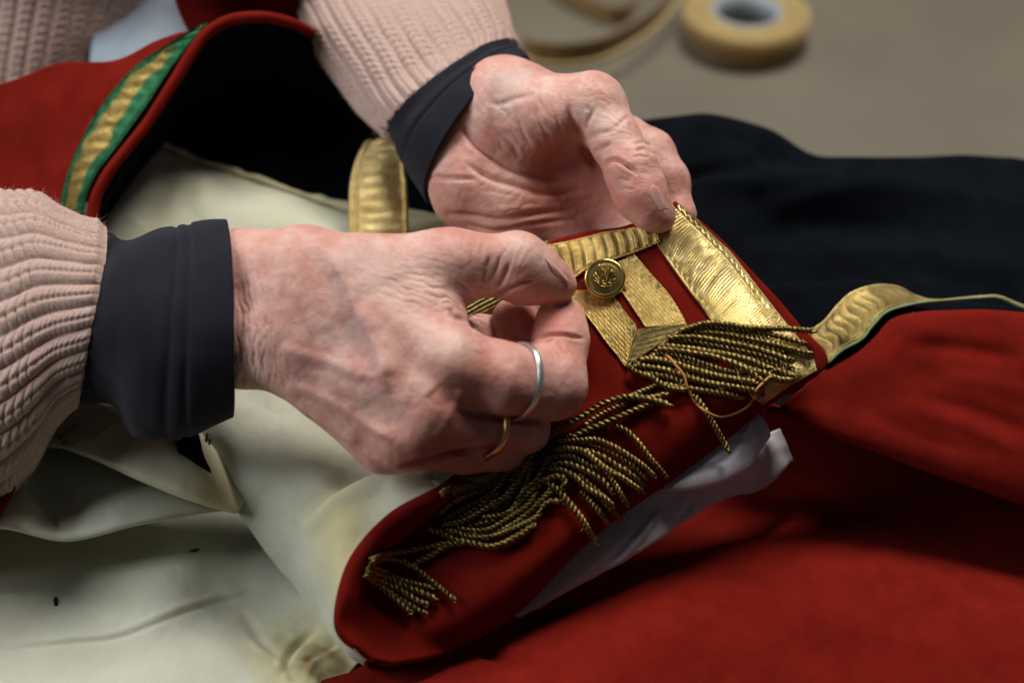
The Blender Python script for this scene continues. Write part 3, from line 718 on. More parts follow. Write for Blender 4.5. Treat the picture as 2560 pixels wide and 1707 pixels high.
flap = sheet("rolled_lining", [
    [(420, 1010, -260), (540, 930, -256), (700, 930, -254), (900, 980, -232), (1090, 1090, -170)],
    [(474, 1095, -200), (550, 1040, -174), (700, 1040, -164), (900, 1110, -105), (1095, 1202, 136)],
    [(552, 1230, -175), (640, 1160, -93), (760, 1150, -50), (900, 1180, 9), (1102, 1213, 162)],
    [(616, 1310, -170), (700, 1240, -36), (790, 1222, 53), (880, 1232, 124), (980, 1283, 208)],
    [(714, 1440, -150), (765, 1385, 31), (815, 1345, 145), (850, 1345, 205), (889, 1383, 238)],
    [(795, 1540, -110), (808, 1505, 42), (824, 1470, 153), (833, 1462, 215), (849, 1487, 254)],
    [(838, 1605, -50), (832, 1582, 69), (832, 1560, 158), (836, 1552, 217), (850, 1560, 258)],
    [(884, 1640, -10), (872, 1628, 92), (868, 1618, 159), (870, 1614, 207), (886, 1619, 249)],
    [(930, 1672, -10), (918, 1664, 60), (914, 1658, 120), (916, 1652, 170), (926, 1645, 216)]],
    CREAM, coat, 170, 130, .0012, creasedisp([([(760, 1330), (850, 1250), (960, 1205), (1085, 1195)], 24, 26), ([(740, 1290), (830, 1215), (940, 1165), (1060, 1165)], 22, -22),
        ([(690, 1090), (720, 1180), (800, 1270)], 40, -7), ([(560, 1060), (620, 1150), (660, 1230)], 36, 8)], soft(55, 6, 8)),
    col=lambda U, V, u, v, P: (lambda X: np.stack([.5 * np.exp(-((X[..., 0] - 1040) ** 2 + (X[..., 1] - 1205) ** 2) / 60. ** 2), np.clip(.9 * np.exp(-((X[..., 0] - 860) ** 2 / 80. ** 2 + (X[..., 1] - 1330) ** 2 / 160. ** 2)) + .25 * noise(P, 40, 3), 0, .8), 0 * u], -1))(to_px(P)))

def stain(U, V, u, v, P):
    X = to_px(P); n = fbm(P, 70, 5, 3); q = np.sqrt(((X[..., 0] - 790) / 105.) ** 2 + ((X[..., 1] - 1655) / 90.) ** 2) + n * .45
    a = np.clip(1.15 - q, 0, 1) * (.55 + .45 * np.clip(np.cos(q * 9), -1, 1)); a2 = .25 * np.exp(-((X[..., 0] - 600) ** 2 + (X[..., 1] - 1580) ** 2) / 60. ** 2)
    return np.stack([np.clip(a * 1.7 + a2, 0, 1), np.clip(np.clip(1.9 - q, 0, 1) * .8 + .2 * fbm(P, 18, 9, 2), 0, .7), 0 * u], -1)
lining = sheet("lining", [
    [zp(-620, 1180, 16), zp(-380, 1180, 16), zp(-160, 1180, 16), zp(150, 1190, 14), zp(450, 1200, 10), zp(750, 1200, 8), zp(980, 1220, 8)],
    [zp(-620, 1340, 14), zp(-380, 1340, 14), zp(-160, 1340, 14), zp(150, 1370, 10), zp(450, 1330, 8), zp(720, 1330, 6), zp(980, 1350, 6)],
    [zp(-620, 1450, 15), zp(-380, 1450, 15), zp(-160, 1450, 15), zp(150, 1440, 17), zp(420, 1410, 20), zp(620, 1390, 9), zp(980, 1470, 8)],
    [zp(-620, 1560, 14), zp(-380, 1560, 14), zp(-160, 1560, 14), zp(150, 1560, 16), zp(400, 1530, 22), zp(640, 1500, 10), zp(960, 1580, 9)],
    [zp(-620, 1660, 13), zp(-380, 1660, 13), zp(-160, 1660, 13), zp(150, 1660, 15), zp(450, 1640, 20), zp(720, 1620, 15), zp(900, 1650, 11)],
    [zp(-620, 1760, 12), zp(-380, 1760, 12), zp(-160, 1760, 12), zp(150, 1760, 14), zp(450, 1740, 18), zp(700, 1730, 17), zp(838, 1730, 13)],
    [zp(-620, 1860, 12), zp(-380, 1860, 12), zp(-160, 1860, 12), zp(150, 1860, 12), zp(450, 1860, 13), zp(650, 1860, 13), zp(770, 1860, 12)]],
    CREAM, coat, 170, 200, .0011, creasedisp([([(-20, 1625), (170, 1605), (300, 1590), (460, 1530), (640, 1478)], 7, -5), ([(-20, 1612), (170, 1592), (300, 1577), (455, 1516), (630, 1468)], 12, 5),
        ([(700, 1690), (735, 1620), (800, 1570)], 9, -12), ([(760, 1707), (790, 1650), (850, 1620)], 8, 9), ([(740, 1650), (800, 1640), (850, 1600)], 7, -8), ([(610, 1600), (700, 1660), (720, 1720)], 9, 8),
        ([(600, 1520), (680, 1640), (740, 1707)], 14, -6), ([(-50, 1450), (200, 1440), (420, 1350)], 60, -14)],
        lambda U, V, u, v, P: (fbm(P, 30, 2, 3) * 5 + np.clip(fbm(P, 150, 3, 2), -.2, 1) * 12 * np.exp(-((to_px(P)[..., 0] - 780) ** 2 + (to_px(P)[..., 1] - 1660) ** 2) / 100. ** 2)) * S), col=stain)
mid = sheet("lining_fold", [
    [zp(-620, 1040, 34), zp(-380, 1040, 34), zp(-160, 1040, 34), zp(60, 1060, 36), zp(250, 1080, 34), zp(450, 1130, 32), zp(680, 1240, 22)],
    [zp(-620, 1150, 40), zp(-380, 1150, 40), zp(-160, 1150, 40), zp(40, 1150, 42), zp(120, 1200, 34), zp(300, 1190, 38), zp(480, 1210, 34), zp(670, 1260, 22)],
    [zp(-620, 1250, 44), zp(-380, 1250, 44), zp(-160, 1250, 44), zp(50, 1260, 42), zp(140, 1290, 32), zp(300, 1260, 40), zp(480, 1245, 34), zp(660, 1268, 22)],
    [zp(-620, 1300, 44), zp(-380, 1300, 44), zp(-160, 1300, 44), zp(20, 1312, 42), zp(155, 1338, 36), zp(320, 1308, 40), zp(480, 1280, 34), zp(655, 1272, 22)],
    [zp(-620, 1308, 38), zp(-380, 1308, 38), zp(-160, 1308, 38), zp(20, 1320, 37), zp(155, 1346, 32), zp(330, 1315, 35), zp(490, 1286, 30), zp(655, 1275, 20)],
    [zp(-620, 1290, 26), zp(-380, 1290, 26), zp(-160, 1290, 26), zp(20, 1300, 24), zp(155, 1325, 22), zp(330, 1295, 24), zp(490, 1270, 22), zp(655, 1265, 14)]],
    CREAM, coat, 110, 170, .0011, creasedisp([([(70, 1180), (110, 1260), (158, 1335)], 9, -10), ([(85, 1160), (190, 1270), (165, 1335)], 26, -10), ([(40, 1180), (70, 1250), (140, 1330)], 18, 8)], soft(45, 6, 6)),
    col=lambda U, V, u, v, P: np.stack([0 * u, np.clip(.15 + .4 * fbm(P, 25, 4, 2), 0, .6), 0 * u], -1))
top = sheet("lining_fold", [
    [zp(20, 960, 52), zp(200, 950, 54), zp(400, 990, 52), zp(520, 1080, 46), zp(620, 1230, 34)],
    [zp(60, 1040, 50), zp(220, 1050, 54), zp(360, 1080, 54), zp(500, 1150, 48), zp(610, 1255, 34)],
    [zp(80, 1090, 48), zp(240, 1130, 54), zp(360, 1170, 54), zp(490, 1225, 48), zp(600, 1275, 34)],
    [zp(90, 1112, 46), zp(180, 1124, 50), zp(345, 1194, 51), zp(480, 1248, 45), zp(592, 1284, 33)],
    [zp(90, 1118, 40), zp(180, 1128, 44), zp(345, 1198, 45), zp(480, 1252, 40), zp(590, 1286, 29)],
    [zp(90, 1100, 28), zp(180, 1110, 32), zp(345, 1180, 32), zp(480, 1238, 28), zp(590, 1278, 20)]],
    CREAM, coat, 90, 130, .0011, soft(45, 4, 7), col=lambda U, V, u, v, P: np.stack([0 * u, np.clip(.3 + .3 * fbm(P, 25, 5, 2), 0, .6), 0 * u], -1))
sheet("facing", [[zp(-400, 1300, 50), zp(0, 1120, 52), zp(70, 1105, 50), zp(110, 1110, 46)], [zp(-400, 1420, 50), zp(-20, 1250, 50), zp(50, 1170, 50), zp(84, 1130, 47)], [zp(-400, 1560, 47), zp(-60, 1370, 47), zp(10, 1280, 47), zp(66, 1170, 46)]], RED, coat, 24, 30, .003)
TOP = bvh(top); LIN = bvh(lining); FL = bvh(flap)
sheet("shade_patch", [[zp(425, 1060, 54), zp(460, 1060, 54), zp(500, 1085, 52)], [zp(436, 1100, 54), zp(470, 1110, 54), zp(512, 1140, 52)], [zp(442, 1130, 52), zp(478, 1150, 52), zp(530, 1182, 49)]], NAVY, coat, 20, 24, .0015)  # dark strip added where there is only shadow between the folds
# name tape with blue lettering, half hidden by the jumper
tape = sheet("name_tape", drape([TOP], [[(215, 985), (298, 1037)], [(150, 1030), (240, 1078)], [(90, 1070), (182, 1118)]], 6, 10), LABELM, coat, 24, 24, .0003)
sheet("tape_edge", drape([TOP], [[(180, 1117), (240, 1076), (297, 1037)], [(183, 1119), (243, 1079), (300, 1039)]], 8, 30), PALETH, tape, 6, 40, .0004)
def lettering(text, o, d, size, mat, parent, trees, off):
    c = bpy.data.curves.new("letters", 'FONT'); c.body = text; c.size = 1.0; to = bpy.data.objects.new("letters", c); SC.collection.objects.link(to)
    c.offset = .012; c.resolution_u = 4
    me = to.evaluated_get(bpy.context.evaluated_depsgraph_get()).to_mesh()
    V = np.array([v.co[:] for v in me.vertices]); F = [tuple(p.vertices) for p in me.polygons]; bpy.data.objects.remove(to)
    d = np.array(d, float) / np.linalg.norm(d); nn = np.array([d[1], -d[0]])
    xy = np.array(o) + V[:, :1] * size * d + V[:, 1:2] * size * nn
    return link("lettering", D(np.array(on(trees, xy, off))), F, mat, parent, smooth=False)
TP = bvh(tape)
lettering("TE LOUN", (140, 1104), (112, -74), 17.5, INK, tape, [TP, TOP], 1.5)
lettering("ER", (158, 1115), (112, -74), 14, INK, tape, [TP, TOP], 1.5)
def stitch(x, y, L, ang, wd, trees):
    c, s = math.cos(ang), math.sin(ang); pts = [(x + c * L * k, y + s * L * k, -4 * abs(k) ** 3 * 2) for k in (-1, -.5, 0, .5, 1)]
    P = D(np.array(on(trees, pts, 2.5))); q = arc(P, np.linspace(0, 1, 11)); k = np.linspace(-1, 1, 11)
    tube(q, wd * S * np.sqrt(1.02 - k ** 2), 8, BLACKTH, "basting_stitch", coat)
stitch(486, 1376, 13, -.25, 5.5, [LIN]); stitch(140, 1504, 13, 1.45, 6, [LIN]); stitch(517, 1094, 15, 1.75, 4.5, [FL, TOP]); stitch(524, 1104, 11, 1.7, 4, [FL, TOP])

# upper lining behind the hands, its raw seam, and the navy inside of the coat back
CR0 = dict(col=lambda U, V, u, v, P: np.stack([0 * u, np.clip(.1 + .35 * fbm(P, 18, 15, 2) + .8 * np.exp(-((to_px(P)[..., 0] - 1090) ** 2 + (to_px(P)[..., 1] - 540) ** 2) / 70. ** 2), 0, .8), 0 * u], -1))  # yellow patch at the right paints a lit area into the lining
back = sheet("back_lining", [
    [(372, 320, -700), (395, 348, -680), (450, 385, -665), (600, 438, -630), (760, 488, -590), (880, 522, -550), (1010, 530, -520), (1180, 560, -500)],
    [(296, 432, -590), (390, 430, -560), (500, 445, -545), (640, 490, -520), (780, 525, -490), (900, 550, -470), (1020, 560, -450), (1180, 590, -440)],
    [(250, 550, -480), (370, 540, -455), (500, 530, -440), (650, 550, -420), (800, 580, -400), (920, 600, -390), (1040, 610, -380), (1180, 640, -380)],
    [(225, 700, -390), (370, 700, -360), (500, 700, -350), (650, 700, -340), (800, 700, -330), (920, 720, -330), (1040, 720, -330), (1180, 740, -330)]],
    CREAM, coat, 100, 140, .0012, creasedisp([([(430, 400), (400, 480), (350, 560)], 34, -16), ([(500, 430), (520, 560)], 30, 10), ([(620, 500), (640, 600)], 40, 8), ([(1080, 490), (1100, 560)], 30, 10)], soft(30, 8, 12)), **CR0)
sheet("lining_seam", [
    [(372, 322, -668), (425, 358, -652), (600, 424, -616), (760, 474, -576), (880, 508, -536), (1010, 518, -506), (1150, 540, -490)],
    [(376, 330, -650), (428, 368, -634), (600, 434, -598), (760, 484, -558), (880, 519, -518), (1010, 528, -490), (1150, 552, -474)],
    [(380, 342, -655), (430, 380, -640), (600, 446, -604), (760, 496, -564), (880, 531, -524), (1010, 540, -494), (1150, 564, -478)]],
    CREAM, coat, 18, 240, .0014, lambda U, V, u, v, P: (np.sin(V / (20 * S) + 3 * noise(P, 60, 2)) * 3 + fbm(P, 160, 3, 2) * 5) * S, col=lambda U, V, u, v, P: np.stack([.25 * np.clip(noise(P, 90, 4), 0, 1), .55 + 0 * u, 0 * u], -1))
sheet("coat_inside", [
    [(219, 620, -307), (239, 545, -310), (276, 470, -316), (321, 398, -323), (386, 312, -330), (436, 222, -335), (491, 132, -342), (572, 66, -349), (650, 50, -360), (760, 68, -500), (870, 136, -700)],
    [(260, 620, -520), (290, 545, -560), (330, 470, -600), (390, 390, -650), (450, 330, -690), (510, 280, -720), (590, 240, -730), (680, 230, -740), (780, 250, -740), (900, 300, -720), (1040, 380, -680)],
    [(270, 620, -560), (300, 530, -640), (330, 450, -690), (370, 350, -720), (440, 365, -720), (540, 405, -700), (640, 440, -670), (740, 470, -640), (860, 505, -600), (980, 520, -570), (1120, 545, -550)],
    [(280, 640, -600), (310, 560, -680), (340, 480, -730), (370, 400, -760), (440, 415, -760), (540, 455, -740), (640, 490, -710), (740, 520, -680), (860, 555, -640), (980, 570, -610), (1120, 590, -590)]],
    NAVY, coat, 70, 120, .0016, soft(28, 14, 16))
sheet("collar", [
    [(-520, 232, -500), (-340, 232, -500), (-170, 232, -500), (0, 206, -440), (150, 154, -410), (290, 146, -390), (390, 104, -375), (480, 78, -368), (530, 72, -366)],
    [(-520, 330, -480), (-340, 330, -480), (-170, 330, -480), (0, 320, -430), (150, 290, -380), (260, 260, -350), (330, 200, -352), (425, 118, -360), (468, 165, -352)],
    [(-520, 480, -480), (-340, 480, -480), (-170, 480, -480), (0, 470, -430), (90, 450, -390), (165, 430, -345), (205, 365, -340), (240, 305, -342), (345, 345, -336)],
    [(-520, 640, -480), (-340, 640, -480), (-170, 640, -480), (0, 620, -430), (80, 600, -390), (135, 590, -325), (152, 560, -326), (168, 485, -328), (240, 520, -322)]],
    RED, coat, 80, 100, .0025, creasedisp([([(255, 150), (250, 230), (240, 330)], 9, -10)], soft(30, 10, 17)))
sheet("collar_back", [[(420, -60, -420), (560, -60, -420), (800, -60, -560)], [(440, 20, -500), (580, 10, -500), (800, 20, -640)], [(470, 85, -540), (590, 66, -540), (780, 100, -700)]], RED, coat, 24, 40, .0025, soft(40, 8, 18))
def edgegreen(U, V, u, v, P):
    n = .14 * noise(P, 160, 3); g = np.clip((np.abs(v - .42 + n) - .18) / .10, 0, 1); g = np.maximum(g, np.clip((u - .80 + n) * 8, 0, 1)); 
    return np.stack([g, g, g], -1)
sheet("collar_lace", [
    [(136, 590, -290), (170, 590, -285), (206, 590, -287)], [(150, 510, -295), (180, 510, -289), (212, 512, -290)], [(172, 420, -300), (205, 430, -294), (240, 440, -296)],
    [(222, 312, -310), (264, 336, -304), (304, 356, -306)], [(290, 215, -320), (330, 240, -313), (370, 264, -316)], [(350, 156, -327), (386, 170, -322), (420, 186, -324)],
    [(418, 112, -334), (442, 118, -331), (464, 126, -332)], [(470, 80, -340), (482, 82, -338), (495, 86, -338)], [(512, 57, -345), (516, 58, -343), (521, 60, -344)]],
    GREENLACE, coat, 220, 60, .0008, lambda U, V, u, v, P: (1.6 * np.sin(U / (7 * S) + 1.5 * noise(P, 150, 1)) * np.clip(1 - np.abs(v - .5) * 2.4, 0, 1) + 4 * (gauss(v - .05, .04) + gauss(v - .95, .04)) + fbm(P, 120, 2, 2) * 1.4) * S, col=edgegreen)
pp = np.array([(222, 600, -287), (228, 560, -288), (238, 500, -290), (266, 440, -294), (320, 370, -304), (385, 285, -314), (430, 215, -320), (475, 140, -329), (515, 86, -337), (570, 52, -344), (640, 42, -349), (705, 50, -400), (765, 74, -500), (840, 125, -680)], float)
q = arc(D(pp), np.linspace(0, 1, 160)); q = q + np.stack([noise(q, 55, 1), noise(q, 55, 2), noise(q, 55, 3)], -1) * 3.5 * S
tube(q, 15.5 * S * (1 + .12 * noise(q, 70, 4)), 14, RED, "collar_piping", coat)
loop = sheet("lace_loop", [
    [(872, 680, -310), (945, 684, -302), (1024, 680, -310)], [(870, 570, -335), (945, 572, -325), (1022, 566, -335)], [(872, 470, -350), (945, 468, -338), (1018, 460, -350)], [(884, 408, -358), (942, 398, -348), (1008, 384, -358)],
    [(902, 368, -390), (948, 358, -384), (1004, 360, -390)], [(918, 352, -440), (960, 346, -438), (1002, 350, -440)], [(922, 380, -490), (966, 380, -490), (1004, 380, -490)]],
    SATIN, coat, 130, 70, .0009, lambda U, V, u, v, P: (2.2 * np.sin(U / (5.2 * S) + noise(P, 120, 1)) * np.clip((v - .2) * 8, 0, 1) * np.clip((.97 - v) * 20, 0, 1) + 5 * (gauss(v - .04, .03) + gauss(v - .13, .03) + gauss(v - .96, .03)) + fbm(P, 90, 2, 2) * 3) * S)

# navy skirts of the coat at the right, second fold, red panel, lower red panel
sheet("navy_panel", [
    [(1480, 360, -760), (1580, 328, -790), (1700, 316, -800), (1800, 316, -800), (1920, 354, -805), (2060, 416, -810), (2300, 421, -810), (2720, 426, -810), (2940, 430, -810), (3320, 438, -810)],
    [(1480, 342, -660), (1580, 317, -680), (1690, 303, -690), (1785, 303, -690), (1910, 338, -700), (2060, 402, -705), (2300, 407, -705), (2720, 412, -705), (2940, 416, -705), (3320, 424, -705)],
    [(1480, 400, -580), (1600, 380, -600), (1720, 370, -620), (1850, 385, -640), (1960, 425, -650), (2100, 425, -640), (2350, 440, -640), (2720, 450, -640), (2940, 454, -640), (3320, 462, -640)],
    [(1480, 480, -540), (1600, 470, -580), (1740, 470, -570), (1880, 455, -545), (2020, 440, -560), (2150, 460, -560), (2400, 490, -560), (2720, 500, -560), (2940, 504, -560), (3320, 512, -560)],
    [(1480, 560, -450), (1620, 560, -500), (1760, 545, -480), (1900, 550, -490), (2060, 570, -500), (2200, 590, -480), (2400, 600, -470), (2720, 610, -470), (2940, 614, -470), (3320, 622, -470)],
    [(1560, 680, -380), (1700, 660, -400), (1850, 650, -400), (2000, 660, -420), (2150, 680, -400), (2300, 690, -380), (2460, 700, -370), (2720, 710, -370), (2940, 714, -370), (3320, 722, -370)],
    [(1700, 820, -300), (1850, 790, -320), (2000, 770, -330), (2100, 780, -330), (2200, 790, -320), (2350, 800, -300), (2500, 810, -300), (2720, 820, -300), (2940, 824, -300), (3320, 832, -300)]],
    NAVY, coat, 110, 150, .0022, creasedisp([([(1640, 520), (1800, 480), (2000, 445)], 26, 26), ([(1650, 480), (1800, 440), (1950, 430)], 22, -26), ([(1900, 520), (2150, 470), (2500, 500)], 30, 24), ([(1800, 620), (2050, 560), (2400, 580)], 34, -24), ([(2000, 620), (2250, 640), (2560, 690)], 34, 22)], soft(24, 24, 19)))
sheet("navy_fold", [
    [(1840, 760, -330), (1930, 730, -320), (2040, 720, -320), (2140, 715, -320), (2240, 730, -320), (2360, 765, -320), (2720, 800, -320), (2940, 826, -320), (3320, 872, -320)],
    [(1850, 745, -250), (1930, 716, -240), (2040, 706, -235), (2140, 700, -235), (2240, 714, -240), (2360, 748, -240), (2720, 785, -240), (2940, 811, -240), (3320, 857, -240)],
    [(1870, 790, -205), (1950, 770, -190), (2050, 765, -180), (2150, 770, -175), (2260, 775, -185), (2380, 778, -195), (2720, 810, -190), (2940, 836, -190), (3320, 882, -190)],
    [(1920, 900, -140), (2000, 890, -140), (2080, 890, -140), (2170, 860, -145), (2280, 830, -150), (2400, 830, -150), (2720, 840, -150), (2940, 866, -150), (3320, 912, -150)],
    [(1930, 1000, -210), (2000, 980, -210), (2080, 970, -210), (2170, 940, -215), (2280, 900, -230), (2400, 880, -240), (2720, 880, -240), (2940, 906, -240), (3320, 952, -240)]],
    NAVY, coat, 60, 120, .0022, soft(40, 6, 20))
edge_l = sheet("edge_lace", [
    [(2008, 832, -70), (2040, 865, -60), (2068, 906, -70)], [(2055, 802, -92), (2082, 836, -80), (2102, 873, -88)], [(2095, 756, -120), (2126, 800, -104), (2152, 845, -106)], [(2130, 727, -140), (2158, 768, -122), (2182, 808, -122)],
    [(2186, 709, -158), (2204, 742, -142), (2218, 775, -138)], [(2245, 713, -175), (2264, 736, -158), (2280, 757, -152)], [(2290, 736, -180), (2304, 746, -166), (2316, 753, -158)], [(2345, 746, -178), (2347, 750, -170), (2350, 754, -164)],
    [(2450, 736, -176), (2451, 741, -170), (2451, 747, -168)], [(2500, 737, -176), (2500, 742, -170), (2500, 748, -168)], [(2560, 759, -176), (2559, 764, -170), (2558, 769, -168)], [(2700, 800, -176), (2698, 805, -170), (2697, 810, -168)], [(2900, 854, -176), (2898, 859, -170), (2897, 864, -168)], [(3300, 960, -176), (3298, 965, -170), (3297, 970, -168)]],
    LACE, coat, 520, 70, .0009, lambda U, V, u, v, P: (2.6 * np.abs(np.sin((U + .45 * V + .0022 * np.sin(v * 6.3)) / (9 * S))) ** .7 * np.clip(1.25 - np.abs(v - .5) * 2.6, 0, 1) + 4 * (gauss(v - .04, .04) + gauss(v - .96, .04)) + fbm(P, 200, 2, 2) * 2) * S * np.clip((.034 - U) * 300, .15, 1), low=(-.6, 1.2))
gl = np.array([(2070, 908, -64), (2104, 876, -82), (2154, 848, -100), (2184, 811, -116), (2220, 778, -132), (2282, 760, -146), (2316, 755, -152), (2350, 752, -158), (2450, 744, -160), (2500, 744, -160), (2558, 768, -160), (2700, 808, -160), (2900, 862, -160), (3300, 968, -160)], float)
q = arc(D(gl), np.linspace(0, 1, 120)); tube(q, 4.2 * S * (1 + .2 * noise(q, 300, 3)), 8, GREENTH, "lace_edge", edge_l)
sheet("front_panel", [
    [(2030, 950, -190), (2090, 925, -210), (2140, 900, -220), (2185, 860, -225), (2225, 815, -230), (2300, 795, -235), (2400, 790, -235), (2500, 792, -235), (2720, 815, -235), (2940, 874, -235), (3320, 977, -235)],
    [(2040, 936, -70), (2090, 912, -100), (2140, 885, -112), (2185, 845, -122), (2228, 800, -128), (2300, 781, -132), (2400, 776, -132), (2500, 778, -132), (2720, 806, -135), (2940, 865, -135), (3320, 968, -135)],
    [(2010, 965, -32), (2080, 940, -58), (2150, 910, -70), (2210, 872, -78), (2265, 832, -84), (2330, 815, -86), (2430, 812, -86), (2530, 818, -86), (2720, 846, -86), (2940, 905, -86), (3320, 1008, -86)],
    [(1965, 1005, -18), (2060, 1000, -28), (2160, 985, -40), (2250, 970, -48), (2350, 960, -50), (2450, 960, -48), (2560, 970, -46), (2720, 990, -46), (2940, 1049, -46), (3320, 1152, -46)],
    [(1935, 1022, -12), (2020, 1037, -8), (2120, 1062, -5), (2220, 1085, 0), (2330, 1110, 2), (2440, 1140, 2), (2560, 1172, 2), (2720, 1220, 2), (2940, 1279, 2), (3320, 1382, 2)],
    [(1916, 1031, -30), (2000, 1060, -24), (2085, 1093, -22), (2200, 1135, -18), (2330, 1184, -18), (2450, 1222, -18), (2560, 1260, -18), (2720, 1312, -18), (2940, 1371, -18), (3320, 1474, -18)],
    [(1915, 1022, -110), (2000, 1050, -110), (2085, 1082, -110), (2200, 1122, -110), (2330, 1168, -110), (2450, 1205, -110), (2560, 1240, -110), (2720, 1290, -110), (2940, 1349, -110), (3320, 1452, -110)]],
    RED, coat, 150, 170, .003, creasedisp([([(2250, 860), (2400, 870), (2560, 900)], 24, -12), ([(2230, 1010), (2400, 1060), (2600, 1150)], 22, 8), ([(2300, 990), (2450, 1030), (2600, 1090)], 20, -9), ([(2350, 940), (2480, 960), (2600, 1000)], 26, 7), ([(2120, 1000), (2300, 1090), (2480, 1140)], 20, -5)], soft(40, 5, 21)))
lx = [760, 950, 1100, 1250, 1450, 1600, 1800, 2000, 2150, 2350, 2560, 2760, 3000, 3360]; lc = [1715, 1690, 1655, 1600, 1480, 1390, 1310, 1275, 1280, 1330, 1400, 1460, 1530, 1640]
sheet("lower_panel", [
    [zp(x, min(c - 230, 1480), 3) for x, c in zip(lx, lc)], [zp(x, min(c - 120, 1560), 5) for x, c in zip(lx, lc)], [zp(x, c - 45, 8) for x, c in zip(lx, lc)], [zp(x, c, 14) for x, c in zip(lx, lc)],
    [zp(x, c + 80, 25) for x, c in zip(lx, lc)], [zp(x, c + 220, 30) for x, c in zip(lx, lc)], [zp(x, c + 420, 24) for x, c in zip(lx, lc)], [zp(x, c + 700, 12) for x, c in zip(lx, lc)]],
    RED, coat, 150, 190, .003, creasedisp([([(1170, 1590), (1215, 1630), (1275, 1640)], 15, -22), ([(1080, 1707), (1230, 1650), (1420, 1560), (1560, 1500)], 24, 11), ([(1120, 1730), (1300, 1640), (1480, 1590)], 26, -9), ([(880, 1720), (1000, 1690), (1120, 1670)], 20, -12),
        ([(1550, 1520), (1700, 1590), (1800, 1700)], 60, 9), ([(1800, 1450), (1950, 1540), (2050, 1707)], 60, -8), ([(1650, 1420), (1900, 1400), (2150, 1470)], 50, 7)], soft(22, 8, 22)))
sheet("under_fold", [[zp(x, y, z) for x, y in ((1480, 1440 - k), (1650, 1330 - k), (1850, 1250 - k), (2020, 1225 - k), (2160, 1225 - k), (2350, 1270 - k), (2560, 1340 - k), (3360, 1580 - k))] for k, z in ((220, 3), (140, 3), (90, 4), (40, 5))],
    RED, coat, 30, 60, .002, soft(40, 4, 26))
sheet("sleeve_lining", [
    [(1560, 1220, 0), (1640, 1160, 0), (1740, 1090, 0), (1820, 1040, -10), (1880, 1010, -40)],
    [(1600, 1240, 22), (1680, 1185, 36), (1770, 1125, 36), (1850, 1075, 24), (1908, 1040, -15)],
    [(1618, 1238, 30), (1695, 1212, 62), (1780, 1175, 66), (1868, 1125, 44), (1925, 1070, -15)],
    [(1634, 1228, 18), (1709, 1232, 48), (1790, 1216, 48), (1868, 1174, 24), (1929, 1092, -32)],
    [(1634, 1215, -50), (1709, 1215, -40), (1785, 1196, -40), (1855, 1155, -55), (1912, 1085, -90)]],
    GREYLIN, coat, 80, 130, .0013, creasedisp([([(1770, 1170), (1835, 1120), (1855, 1055)], 12, -10), ([(1838, 1085), (1868, 1076), (1876, 1046)], 8, 9), ([(1640, 1215), (1740, 1170), (1850, 1140)], 16, -5)], soft(60, 6, 23)))
sheet("sleeve_lining", [
    [(1262, 1520, 0), (1400, 1400, 0), (1530, 1280, -5), (1680, 1170, -30), (1810, 1120, -70), (1955, 1070, -170)],
    [(1286, 1536, 32), (1440, 1412, 26), (1560, 1310, 14), (1700, 1235, -25), (1860, 1160, -65), (1971, 1105, -175)],
    [(1292, 1542, 38), (1468, 1430, 50), (1590, 1350, 34), (1735, 1262, -25), (1870, 1210, -95), (1979, 1130, -185)],
    [(1298, 1546, 22), (1486, 1444, 34), (1608, 1376, 18), (1772, 1262, -50), (1895, 1226, -125), (1985, 1150, -200)],
    [(1298, 1536, -60), (1484, 1430, -60), (1604, 1360, -70), (1765, 1248, -110), (1905, 1200, -160), (1977, 1138, -250)]],
    GREYLIN, coat, 80, 240, .0012, creasedisp([([(1480, 1440), (1560, 1370), (1640, 1260)], 12, -11), ([(1540, 1410), (1600, 1340), (1660, 1270)], 10, 9), ([(1600, 1375), (1625, 1340), (1640, 1290)], 8, -10), ([(1380, 1490), (1480, 1410), (1560, 1330)], 12, 5), ([(1690, 1310), (1720, 1270), (1730, 1240)], 8, -9)],
        lambda U, V, u, v, P: (fbm(P, 60, 24, 3) * 7 + np.clip(u - .45, 0, 1) * 14 * noise(P, 95, 31)) * S))

# ---------------------------------------------------------------- gold lace, button
def ldiag(pitch, amp, lean, bd=4, tex=1.6):
    def f(U, V, u, v, P):
        ph = (U + lean * V) / pitch; fr = ph - np.floor(ph)
        rib = np.clip(np.sin(np.pi * np.clip(fr / .72, 0, 1)), 0, 1) ** .5; three = .5 + .5 * np.cos(2 * np.pi * fr / .72 * 3)
        bead = .5 + .5 * np.cos(V / (2.6 * S)); inn = np.clip((v - .07) / .05, 0, 1) * np.clip((.93 - v) / .05, 0, 1)
        return (amp * rib * inn * (.75 + .25 * three) + tex * bead * rib * inn * .5 + bd * (gauss(v - .035, .03) + gauss(v - .965, .03)) * (.8 + .2 * np.cos(U / (2 * S))) + fbm(P, 180, 2, 2) * 1.2) * S
    return f
def lsatin(U, V, u, v, P):
    n = noise(P, 90, 1) * .0007 + noise(P, 260, 6) * .0003
    th = np.sin((U + .12 * V + n) / (1.15 * S)); grp = noise(np.stack([(U + .12 * V + n) / .0019, V / .013, 0 * U], -1), 1.0, 8)
    cen = np.clip((v - .16) / .1, 0, 1) * np.clip((.86 - v) / .1, 0, 1)
    bead = np.cos(U / (3.4 * S)) * (gauss(v - .07, .035) + gauss(v - .93, .035))
    return (1.1 * th * (.35 + .65 * cen) + 2.2 * grp * cen + 1.6 * bead + 3 * (gauss(v - .015, .02) + gauss(v - .985, .02)) - 1.5 * gauss(v - .13, .02) + fbm(P, 120, 3, 2) * 1.2) * S
